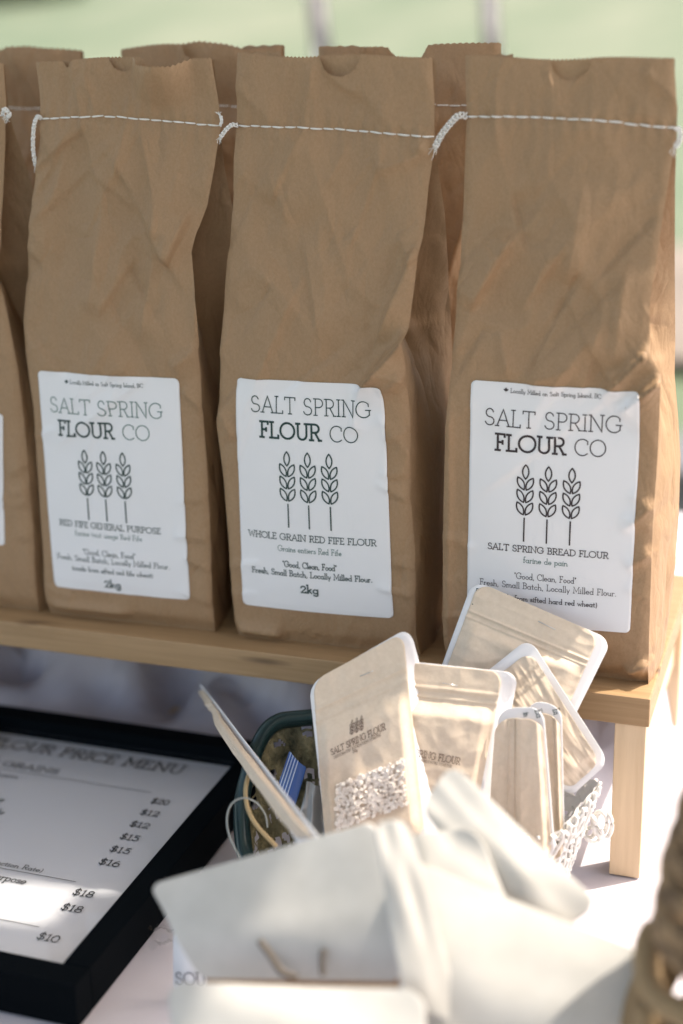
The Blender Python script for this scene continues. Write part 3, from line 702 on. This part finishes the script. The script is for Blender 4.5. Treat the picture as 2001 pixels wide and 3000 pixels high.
# ------------------------------------------------------------------ framed menu
FZ = ZT+.029; fr = thing('picture_frame', (-.16,-.09,ZT), 'black box frame lying flat with a price menu inside', 'picture frame')
x1 = -.0495; y1 = at_z(*D((0,1617)),FZ).y; y0 = -.234; x0 = x1-.2365; bw = .0165
def rail(a, b): return MB().box(a, b, .0008).build('frame_rail', BLACK, fr, False)
rail((x0,y1-bw,ZT+.002),(x1,y1,FZ)); rail((x0,y0,ZT+.002),(x1,y0+bw,FZ)); rail((x0,y0+bw+.0003,ZT+.002),(x0+bw,y1-bw-.0003,FZ)); rail((x1-bw,y0+bw+.0003,ZT+.002),(x1,y1-bw-.0003,FZ))
sx0, sx1, sy0, sy1 = x0+bw+.0003, x1-bw-.0003, y0+bw+.0003, y1-bw-.0003
SZ = FZ-.0145
ms_ = MB().box((sx0,sy0,SZ-.004),(sx1,sy1,SZ)).build('menu_sheet', MENU, fr, False)
MB().box((sx0+.0002,sy0+.0002,SZ+.0030),(sx1-.0002,sy1-.0002,SZ+.0048)).build('glass_pane', GLASS, fr, False)
def mtext(txt, p0, p1, cap, wt, slant=.0, ls=.09):
    a = at_z(*cM(p0), SZ); b = at_z(*cM(p1), SZ); y = (a.y+b.y)/2
    mm = MB(); write(mm, txt, a.x, b.x, y, cap, wt, lambda u, v: Vector((u, v, SZ+.0006)), ls, slant); mm.build('lettering', INKM, ms_, False)
def mline(p0, p1):
    a = at_z(*cM(p0), SZ); b = at_z(*cM(p1), SZ); y = (a.y+b.y)/2
    mm = MB(); ribbon(mm, [(max(a.x,sx0+.004), y), (b.x, y)], .00025, lambda u, v: Vector((u, v, SZ+.0006)), .01); mm.build('printed_rule', INKM, ms_, False)
mtext('FLOUR PRICE MENU', (-70,360),(1035,530),.0120,.0013)
mtext('WHOLE GRAINS', (-330,440),(340,517),.0066,.0008)
mline((-300,455),(870,630))
for p, t in (((860,695,962,705),'$20'),((795,760,905,772),'$12'),((735,828,850,840),'$12'),((680,900,790,912),'$15'),((620,972,740,985),'$15'),((558,1045,680,1060),'$16'),((408,1222,530,1235),'$18'),((340,1308,465,1322),'$18'),((200,1478,330,1492),'$10')):
    mtext(t, p[:2], p[2:], .0076, .0008)
mtext('Einkorn', (-130,525),(100,552),.0060,.0006); mtext('Rye', (-90,670),(18,688),.0060,.0006); mtext('Whole', (-130,735),(18,760),.0060,.0006)
mtext('(Extraction Rate)', (-130,1030),(240,1092),.0048,.0005); mline((-300,1015),(435,1145))
mtext('purpose', (-70,1125),(142,1160),.0072,.0007); mline((-300,1300),(220,1410))

# ------------------------------------------------------------------ starter pouches
GP = 'pouches of dried starter stapled to white cards'
class Plane:
    def __init__(s, px, y, n):
        s.p = at_y(px[0], px[1], y); s.n = Vector(n).normalized()
        if s.n.dot(CAM-s.p) < 0: s.n = -s.n
    def at(s, p): return at_plane(p[0], p[1], s.p, s.n)
def quadmap(pl, q, off=0, bul=None, bend=None):
    P = [pl.at(p) for p in q]
    def mp(u, v, h=0):
        b = P[0].lerp(P[1], u).lerp(P[3].lerp(P[2], u), v)
        return b+pl.n*(off+h+(bul(u,v) if bul else 0))
    return mp, (P[1]-P[0]).length, (P[3]-P[0]).length
def pouch(name_lab, pl, card, kraft, rc=.008, cb=None, kb=None, zip_=(.13,.19), staple=None, seed=0, puff=.004, zdir='v'):
    r_ = thing('starter_pouch', pl.at(kraft[0]), name_lab, 'pouch', GP); rnd = random.Random(seed)
    mc, w, h = quadmap(pl, card, 0, cb)
    co = rsheet('backing_card', mc, w, h, rc, 24, 30, CARD, r_, .0006)
    def bl(u, v):
        t = v if zdir == 'v' else u; e = min(u,1-u)
        z = puff*smooth(0,.12,e)*smooth(zip_[1],zip_[1]+.14,t)*smooth(1.02,.9,t)
        for zz in zip_: z += .0011*math.exp(-((t-zz)/.010)**2)
        z += .0008*noise.noise(Vector((u*4+seed,v*5,seed)))*smooth(.05,.25,t)+ .0008*(.3-abs(noise.noise(Vector((u*5+seed*3,v*8,seed+1)))))+.0016*max(0,noise.noise(Vector((u*4+seed*2,v*5,seed+7))))*smooth(zip_[1],.4,t)
        z += .0012*noise.noise(Vector((u*3,v*6,seed+3)))*smooth(.12,0,e)
        return z+(kb(u,v) if kb else 0)
    mk, wk, hk = quadmap(pl, kraft, .0009, bl)
    k = rsheet('kraft_pouch', mk, wk, hk, rc, 60, 90, KRAFTL, r_, .0006)
    if staple:
        a, b = [pl.at(p) for p in staple]; o = pl.n*.0027; m = MB(); i = pl.n*.0012
        m.tube([a+i, a+o, a.lerp(b,.5)+o*1.03, b+o, b+i], .00028, 5); m.build('staple', STEEL, r_)
    return r_, mk, wk, hk, mc, co, k

# standing pouch with the flake window, nearest the green basket
plA = Plane(cA((500,900)), -.078, (.12,-.93,.34))
cardA = [cA(p) for p in ((15,535),(790,92),(1110,1760),(160,1860))]
kA = [cA(p) for p in ((48,508),(737,134),(905,1700),(150,1840))]
cbA = lambda u, v: -.010*smooth(.80,1.0,u)*smooth(0,.25,v)
r_, mk, wk, hk, mc, co, kp = pouch('standing kraft starter pouch with printed front and window full of flakes', plA, cardA, kA, .008, cbA, lambda u,v: .0*u, (.17,.235), [cA((412,470)),cA((508,432))], 5, .0055)
mt = MB()
def inkA(u, v): return mk(u/wk, -v/hk, .00085)
def onA(p): # picture point to pouch units
    q = plA.at(cA(p)); P = [plA.at(x) for x in kA]; best = None
    u = v = .5
    for _ in range(12):
        b = P[0].lerp(P[1],u).lerp(P[3].lerp(P[2],u),v); du = (P[1]-P[0]).lerp(P[2]-P[3],v); dv = (P[3]-P[0]).lerp(P[2]-P[1],u); e = q-b
        a11,a12,a22 = du.dot(du),du.dot(dv),dv.dot(dv); b1_,b2_ = du.dot(e),dv.dot(e); dt = a11*a22-a12*a12
        u += (a22*b1_-a12*b2_)/dt; v += (a11*b2_-a12*b1_)/dt
    return u*wk, -v*hk
def wlineA(txt, p0, p1, cap, wt):
    a, b = Vector(onA(p0)), Vector(onA(p1)); d = (b-a); ln = d.length; d = d/ln; n = Vector((-d.y, d.x))
    mt = MB(); write(mt, txt, 0, ln, 0, cap, wt, lambda x, y: inkA(*(a+d*x+n*y))); mt.build('lettering', INKR, kp, False)
wlineA('SALT SPRING FLOUR', (203,1066),(618,868),.0034,.00036)
wlineA('DEHYDRATED SOURDOUGH STARTER', (226,1092),(580,918),.0014,.00016)
wlineA('20g', (368,1048),(402,1034),.0016,.0002)
for c in ((356,800),(392,785),(428,768)):
    mt = MB(); a = Vector(onA(c)); wheat(mt, a.x, a.y, .24, .00028, lambda x, y: inkA(x, y), stem=False, shear=.05); mt.build('wheat_emblem', INKR, kp, False)
# window with flakes
W4 = [Vector(onA(p)) for p in ((232,1275),(762,1072),(800,1440),(222,1650))]
def mw_(u, v, h=0): q = W4[0].lerp(W4[1],u).lerp(W4[3].lerp(W4[2],u),v); return mk(q.x/wk, -q.y/hk, .0007+h)
rsheet('window', mw_, .05, .034, .004, 30, 20, WINB, kp, .0002)
rnd = random.Random(3); m = MB()
for i in range(620):
    u, v = rnd.uniform(.03,.97), rnd.uniform(.04,.96)
    if rnd.random() < .2*smooth(.5,1,u)*smooth(.8,.2,v): continue
    c = mw_(u, v, .0007+rnd.random()*.0007); n = (plA.n+Vector((rnd.gauss(0,.22),rnd.gauss(0,.22),rnd.gauss(0,.22)))).normalized(); a = n.orthogonal().normalized(); b = n.cross(a); ph = rnd.uniform(0,6); s = rnd.uniform(.0007,.0021)
    k = len(m.v); kk = rnd.randint(4,6)
    for t in (.0003,-.0003):
        for j in range(kk): an = ph+2*math.pi*j/kk; q = s*rnd.uniform(.6,1.15); m.v.append(c+(a*math.cos(an)+b*math.sin(an)*.75)*q+n*t)
    m.f.append([k+j for j in range(kk)]); m.f.append([k+kk+j for j in range(kk)][::-1])
    for j in range(kk): j2 = (j+1) % kk; m.f.append([k+j,k+kk+j,k+kk+j2,k+j2])
fl = m.build('flakes', FLAKE, kp, False); fl['kind'] = 'stuff'
# small print down the card's margin
mt = MB(); 
def onplane(pl, c, off): return lambda p: pl.at(c(p))+pl.n*off
for txt, p0, p1 in (('es to go',(770,862),(855,832)),('a and',(815,1000),(870,985)),('( and',(830,1100),(886,1078)),('s can as',(832,1142),(915,1118)),('or and',(848,1242),(920,1215)),('by with',(852,1290),(935,1262)),('and',(868,1392),(905,1375)),('( and',(876,1440),(942,1412))):
    P0, P1 = cardA, None
    a = plA.at(cA(p0)); b = plA.at(cA(p1)); d = b-a; ln = d.length; d.normalize(); n = plA.n.cross(d).normalized()
    if n.z < 0: n = -n
    write(mt, txt, 0, ln, 0, .0022, .0003, lambda x, y: a+d*x+n*y-plA.n*(.0068-.0))
mt.build('lettering', INKR, co, False)

# second pouch behind it
plB = Plane(cA((1200,700)), -.055, (.20,-.93,.30))
cardB = [cA(p) for p in ((700,350),(1620,448),(1420,1500),(640,1400))]
kB = [cA(p) for p in ((690,358),(1500,439),(1300,1480),(640,1390))]
cbB = lambda u, v: -.008*smooth(.86,1.0,u)*smooth(0,.2,v)
r_, mkB, wB, hB, mcB, coB, kpB = pouch('sunlit starter pouch half hidden behind the one with the window', plB, cardB, kB, .008, cbB, None, (.17,.235), [cA((1038,520)),cA((1152,541))], 9, .006)
mt = MB()
def wB_(txt, p0, p1, cap, wt):
    a = plB.at(cA(p0)); b = plB.at(cA(p1)); d = b-a; ln = d.length; d.normalize(); n = plB.n.cross(d).normalized()
    if n.z < 0: n = -n
    write(mt, txt, 0, ln, 0, cap, wt, lambda x, y: a+d*x+n*y+plB.n*.0088)
wB_('SALT SPRING FLOUR', (660,1030),(1172,1130),.0040,.0004); wB_('DEHYDRATED SOURDOUGH STARTER', (690,1068),(1112,1152),.0015,.00018)
mt.build('lettering', INKR, kpB, False)

# pouch leaning on the bread flour bag
plC = Plane(cB((600,400)), -.006, (.10,-.90,.42))
cardC = [cB(p) for p in ((225,50),(1290,510),(960,1180),(-60,830))]
kC = [cB(p) for p in ((268,66),(1195,470),(905,1130),(0,790))]
r_, mkC, wC, hC, mcC, coC, kpC = pouch('tilted starter pouch leaning against the bread flour bag', plC, cardC, kC, .009, None, None, (.30,.36), [cB((728,368)),cB((856,430))], 13, .003)
mt = MB()
for txt, p0, p1 in (('Ea',(240,150),(282,165)),('B',(216,235),(236,240)),('1',(212,260),(236,272)),('F',(180,350),(192,356)),('a',(160,400),(172,405)),('to',(126,490),(142,496)),('a',(112,535),(124,540))):
    a = plC.at(cB(p0)); b = plC.at(cB(p1)); d = b-a; ln = d.length; d.normalize(); n = plC.n.cross(d).normalized()
    if n.z < 0: n = -n
    write(mt, txt, 0, ln, 0, .0030, .00042, lambda x, y: a+d*x+n*y+plC.n*.0010)
mt.build('lettering', INKG, coC, False)

# pouch standing on its corner
plD = Plane(cB((800,1000)), -.028, (.15,-.92,.36))
cardD = [cB(p) for p in ((655,490),(1265,1440),(960,1720),(230,830))]
kD = [cB(p) for p in ((660,590),(1200,1440),(950,1660),(330,850))]
pouch('starter pouch standing on its corner in front of the tilted one', plD, cardD, kD, .008, None, None, (.12,.20), None, 17, .004, 'u')

# two pouches seen side-on, one behind the other
plF = Plane(cB((850,1200)), -.044, (.05,-.97,.22))
pouch('inner of two upright narrow pouches in the crocheted basket', plF, [cB(p) for p in ((640,965),(905,1010),(930,2200),(690,2200))], [cB(p) for p in ((640,1060),(890,1075),(922,2190),(700,2190))], .009, None, None, (.2,.8), None, 19, .002, 'u')
plE = Plane(cB((640,1300)), -.058, (.03,-.97,.22))
re_, mkE, wE, hE, mcE, coE, kpE = pouch('upright narrow pouch with a staple near its lower right', plE, [cB(p) for p in ((420,1030),(765,1020),(862,2200),(360,2200))], [cB(p) for p in ((400,1110),(755,1095),(835,2190),(330,2190))], .009, None, None, (.30,.42), [cB((718,1660)),cB((736,1800))], 23, .003, 'u')
mt = MB()
for pl, txt, p0, p1 in ((plE,'Ea',(700,1045),(716,1105)),(plE,'in',(612,1065),(618,1095)),(plF,'Ea',(835,1040),(848,1080))):
    a = pl.at(cB(p0)); b = pl.at(cB(p1)); d = b-a; ln = d.length; d.normalize(); n = pl.n.cross(d).normalized()
    write(mt, txt, 0, ln, 0, .0040, .0004, lambda x, y: a+d*x+n*y+pl.n*.0010)
mt.build('lettering', INKG, coE, False)

# pouch seen nearly edge-on
plG = Plane(cG((700,1000)), -.105, (-.80,-.52,.28))
pouch('starter pouch seen edge-on, leaning out over the black frame', plG, [cG(p) for p in ((118,185),(135,200),(1420,1850),(1190,1850))][:1]+[cG((165,215)),cG((1420,1850)),cG((1150,1850))], [cG(p) for p in ((128,270),(175,250),(1310,1760),(1130,1760))], .002, None, lambda u,v: .002*math.sin(math.pi*min(1,v*1.1))**2, (.12,.16), None, 29, .003)

# ------------------------------------------------------------------ green lace basket
gb = thing('crocheted_basket', (.01,-.085,ZT), 'dark green crocheted lace basket with satin rim', 'basket')
gc = Vector((.045,-.080)); grx, gry = .058, .046
def gpt(a, t):
    # a: angle, t: 0 base .. 1 rim; rim is high at the back and pulled low in front
    back = .5+.5*math.sin(a); zr = lerp(-.085, -.022, smooth(.15,.85,back)); k = lerp(.62, 1, t)+.12*math.sin(math.pi*t)*.6
    wob = 1+.05*noise.noise(Vector((math.cos(a)*2,math.sin(a)*2,t*3)))
    return Vector((gc.x+grx*k*wob*math.cos(a), gc.y+gry*k*wob*math.sin(a), lerp(ZT+.002, zr, t)))
V = []; F = []; na, nt_ = 260, 60
for j in range(nt_+1):
    for i in range(na):
        a = 2*math.pi*i/na; p = gpt(a, j/nt_); d = Vector((p.x-gc.x, p.y-gc.y, 0)).normalized()
        V.append(p+d*(.0009*math.sin(i*1.1+2*math.sin(j*.3))+.003*noise.noise(Vector((i*.05,j*.08,0)))))
for j in range(nt_):
    for i in range(na):
        h = noise.noise(Vector((i*.07,j*.10,2)))+.35*noise.noise(Vector((i*.3,j*.34,5)))
        if h > .04 and (j % 5 != 0 and i % 7 not in (0,1)) and 4 < j < nt_-2: continue
        i2 = (i+1) % na; F.append([j*na+i, j*na+i2, (j+1)*na+i2, (j+1)*na+i])
F.append([i for i in range(na)][::-1])
mesh('lace_wall', V, F, GREEN, gb)
rim = [gpt(2*math.pi*i/90, 1.01) for i in range(90)]
V2 = MB(); V2.tube(rim, .0048, 10, True); rb = V2.build('satin_rim', SATIN, gb)
m = MB()
for k in range(520):
    i = k/520*90; a = 2*math.pi*k/520; p = gpt(a, 1.01); t = (gpt(a+.01,1.01)-p).normalized(); u = t.cross(Vector((0,0,1))).normalized(); w = t.cross(u)
    m.tube([p+(u*math.cos(q)+w*math.sin(q))*.0050+t*q*.0003 for q in (0,1.05,2.1,3.14,4.2,5.25,6.28)], .00034, 4)
m.build('rim_stitching', SATIN, rb)

# blue zip bag and clear bag in it
plZ = Plane(cG((1080,1150)), -.090, (.1,-.93,.3)); q = [cG(p) for p in ((1040,868),(1215,1040),(1095,1440),(930,1190))]
mz, w, h = quadmap(plZ, q, 0, lambda u, v: .003*math.sin(u*3.1))
zb = thing('zip_bag', plZ.at(q[0]), 'blue striped zip bag top poking out of the green basket', 'plastic bag')
rsheet('blue_film', mz, w, h, .001, 16, 20, BLUE, zb, .0003)
m = MB()
for u in (.12,.27,.42,.57): ribbon(m, [(u, v/14) for v in range(15)], .018, lambda a, b: mz(a, b, .0006), .05)
m.build('white_stripe', mat('pale_blue_stripe', (.5,.62,.8), .4), zb)
q = [cG(p) for p in ((1215,1150),(1370,1220),(1420,1900),(1090,1900))]; plK = Plane(cG((1250,1500)), -.088, (.1,-.93,.3))
mz2, w, h = quadmap(plK, q, 0, lambda u, v: .006*math.sin(u*3.1)+.003*noise.noise(Vector((u*4,v*3,2)))+.0022*math.sin(u*11+v*2))
cb_ = rsheet('clear_bag', mz2, w, h, .002, 30, 40, mat('grey_film', (.32,.34,.35), .18, Specular_IOR_Level=.9), None, .0003)
tag(cb_, 'clear shiny plastic bag between the blue zip bag and the window pouch', 'plastic bag')
# twine and thread loops
def strand(pts, ys, c=cG): return spline([at_y(*c(p), y) for p, y in zip(pts, ys)], 10)
tag(MB().tube(strand([(640,1060),(600,1200),(592,1330),(625,1490),(720,1650),(905,1845)], (-.10,-.115,-.12,-.125,-.13,-.135)), .0013, 7).build('twine', TWINE), 'stiff tan twine arching out of the green basket', 'twine')
tag(MB().tube(strand([(530,1960),(430,1750),(400,1560),(450,1410),(570,1350),(700,1400),(790,1520),(815,1650)], (-.15,-.145,-.14,-.135,-.13,-.125,-.12,-.115)), .00055, 6).build('thread', mat('grey_thread', (.3,.33,.32), .6)), 'thin grey thread looped beside the tan twine', 'thread')

# ------------------------------------------------------------------ white crocheted basket
wb = thing('crocheted_basket', (.15,-.035,ZT), 'white crocheted lace basket with loose loops beside the shelf leg', 'basket')
wc = Vector((.128,-.040)); 
def wpt(a, t):
    k = lerp(.72,1.06,t)+.05*math.sin(5*a)*t; zt = lerp(ZT+.002, -.052+.008*math.sin(3*a+1), t)
    return Vector((wc.x+.062*k*math.cos(a), wc.y+.036*k*math.sin(a), zt))
V = []; F = []; na, nt_ = 200, 44
for j in range(nt_+1):
    for i in range(na): 
        a = 2*math.pi*i/na; p = wpt(a, j/nt_); d = Vector((p.x-wc.x,p.y-wc.y,0)).normalized(); V.append(p-d*.001+d*.0018*noise.noise(Vector((i*.3,j*.4,1))))
for j in range(nt_):
    for i in range(na):
        if (i//3+ (j//4)*2) % 4 == 0 and j % 4 in (1,2) and noise.noise(Vector((i*.1,j*.2,3))) > -.15: continue
        i2 = (i+1) % na; F.append([j*na+i, j*na+i2, (j+1)*na+i2, (j+1)*na+i])
mesh('lace_wall', V, F, THREAD, wb)
m = MB()
for j in range(9):
    t = .06+j*.11; m.tube([wpt(2*math.pi*i/150, t)+Vector((math.cos(2*math.pi*i/150),math.sin(2*math.pi*i/150),0))*(.0012+.0012*math.sin(i*1.3+j))+Vector((0,0,.0022*math.sin(i*1.9+j*2))) for i in range(150)], .0013, 5, True)
for i in range(46):
    a = 2*math.pi*i/46; m.tube([wpt(a+.05*math.sin(k*1.6), k/10*1.0)+Vector((math.cos(a),math.sin(a),0))*.0018 for k in range(11)], .0012, 5)
m.build('yarn', THREAD, wb)
m = MB()
for (x, y, rx, ry) in ((1120,1310,38,62),(1140,1320,45,75),(1085,1370,45,40),(1060,1330,40,60)):
    m.tube([at_y(*cR((x+rx*math.cos(t/24*6.283), y+ry*math.sin(t/24*6.283))), -.030+.004*math.sin(t*.5)) for t in range(24)], .0014, 6, True)
m.build('yarn_loop', THREAD, wb)

# ------------------------------------------------------------------ foreground cotton bags
GC = 'folded cream cotton bags in the foreground'
def cotton(lab, pl, q, rc, bul=.004, seed=0, thick=.004):
    mp, w, h = quadmap(pl, q, 0, lambda u, v: bul*math.sin(math.pi*u)*math.sin(math.pi*v)+.0025*noise.noise(Vector((u*2.5+seed,v*2.5,seed)))) 
    o = rsheet('cotton_bag', mp, w, h, rc, 30, 30, CREAM, None, thick)
    for i, md in enumerate(['BEVEL']):
        b = o.modifiers.new('soft', 'BEVEL'); b.width = .0014; b.segments = 3; b.limit_method = 'ANGLE'; b.angle_limit = 1.0
    return tag(o, lab, 'cotton bag', GC), mp
Y1 = -.24
pl1 = Plane(cP((600,600)), Y1, (.05,-.90,.42))
o1, m1 = cotton('cream cotton bag standing at the left of the pile, marked with brown twine', pl1, [cP(p) for p in ((70,455),(1105,160),(1225,898),(300,885))], .006, .004, 1)
m = MB()
for P in (((590,700),(640,770),(690,840),(760,870)),((880,740),(875,800),(880,860))):
    m.tube(spline([pl1.at(cP(p))+pl1.n*.009 for p in P], 8), .0016, 6)
m.build('twine_tie', mat('brown_twine', (.13,.11,.092), .9), o1)
pl1b = Plane(cP((1250,500)), Y1-.006, (.55,-.72,.42))
cotton('cream cotton bag folded upright just right of the one with brown twine', pl1b, [cP(p) for p in ((1085,175),(1230,150),(1500,1100),(1225,1000))], .006, .003, 2)
pl2 = Plane(cQ((500,500)), -.195, (.25,-.80,.55))
cotton('cream cotton bag with its peaked corner up in front of the pouches', pl2, [cQ(p) for p in ((240,70),(1090,880),(700,1150),(60,330))], .008, .005, 3)
pl4 = Plane(cQ((250,650)), -.212, (.1,-.85,.5))
cotton('cream cotton bag lying between the peaked one and the twine-marked one', pl4, [cQ(p) for p in ((-20,480),(390,440),(620,1000),(0,1000))], .008, .004, 4)
pl3 = Plane(cQ((700,1200)), -.232, (.25,-.75,.6))
cotton('large cream cotton bag lowest at the right of the pile, sloping towards the basket', pl3, [cQ(p) for p in ((-60,600),(1420,1190),(1150,1900),(-60,1700))], .012, .006, 5)
pl5 = Plane(cP((800,1000)), -.285, (0,-.70,.70))
cotton('cream cotton bag lying flat along the bottom of the photo', pl5, [cP(p) for p in ((150,912),(1330,945),(1330,1500),(215,1500))], .010, .006, 6)
shade_strip = thing('bag_gap_shade', (.17,-.2,ZT), 'brown strip put in as shade between the cream cotton bags', 'shade_strip')
tp = [at_y(*cP(p), Y1+.004) for p in ((320,760),(1260,800),(1260,1300),(330,1300))]  # brown strip stands in for the dark shade in the gap between bags
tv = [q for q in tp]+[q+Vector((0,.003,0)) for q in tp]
mesh('shade_face', tv, [[3,2,1,0],[4,5,6,7],[0,1,5,4],[1,2,6,5],[2,3,7,6],[3,0,4,7]], KRAFT, shade_strip, False)
# small sign behind the cotton bags
plS = Plane(cM((1080,1700)), -.19, (.1,-.97,.2)); q = [cM(p) for p in ((998,1440),(1500,1440),(1500,2150),(998,2150))]
mz, w, h = quadmap(plS, q); sg = tag(rsheet('table_sign', mz, w, h, .001, 4, 4, CARD, None, .001), 'white card sign tucked behind the cream cotton bags', 'sign')
m = MB(); a = plS.at(cM((1015,1722))); b = plS.at(cM((1560,1740))); d = (b-a); ln = d.length; d.normalize(); n = plS.n.cross(d).normalized(); n = n if n.z > 0 else -n
write(m, 'SOURDOUGH', 0, ln, 0, .0066, .0008, lambda x, y: a+d*x+n*y+plS.n*.0016); m.build('lettering', mat('faded_ink', (.2,.2,.22), .6), sg, False)
# crumpled clear wrap
m = MB(); V = []; F = []
for j in range(16):
    for i in range(16):
        p = at_z(*cM((850+i*11, 1380+j*9)), ZT+.010); V.append(p+Vector((0,0,.006*noise.noise(Vector((i*.22,j*.25,1)))+.002*noise.noise(Vector((i*.6,j*.6,4))))))
for j in range(15):
    for i in range(15): a = j*16+i; F.append([a, a+16, a+17, a+1])
tag(mesh('plastic_wrap', V, F, PLASTIC), 'crumpled clear plastic wrap glinting beside the black frame corner', 'wrapper')

# ------------------------------------------------------------------ woven basket at the right edge
wk_ = thing('woven_basket', (.31,-.245,ZT), 'brown woven strip basket cut by the right edge of the photo', 'basket')
bc = Vector((.325,-.238)); 
def ring(z, r, rt, tilt=.18, sq=.8):
    return [Vector((bc.x+r*math.cos(t/48*6.283), bc.y+r*sq*math.sin(t/48*6.283), z+.006+tilt*r*math.cos(t/48*6.283)+.0022*math.sin(t*.9)+.007*noise.noise(Vector((t*.35,z*60,0))))) for t in range(48)]
m = MB(); 
for i in range(7): m.tube(ring(.082-.0145*i, .050+.0052*i-.0004*i*i, 0, -.1), .0066, 7, True)
m.build('woven_dome', WOVEN, wk_)
MB().tube(ring(-.020,.074,0,-.06), .0062, 8, True).build('pale_rim', WOVENL, wk_)
m = MB()
for i in range(14):
    a = 6.283*i/14+.3; m.tube(spline([(bc.x+.074*math.cos(a), bc.y+.06*math.sin(a), -.024),(bc.x+.082*math.cos(a+.2), bc.y+.066*math.sin(a+.2), -.07),(bc.x+.066*math.cos(a+.55), bc.y+.055*math.sin(a+.55), ZT+.003)],6), .0062, 6)
m.build('strand', WOVENL, wk_); 
m = MB()
for i in range(5): m.tube(ring(ZT+.008+.012*i, .064+.003*i, 0, 0), .0068, 6, True)
m.build('woven_base', WOVEN, wk_)
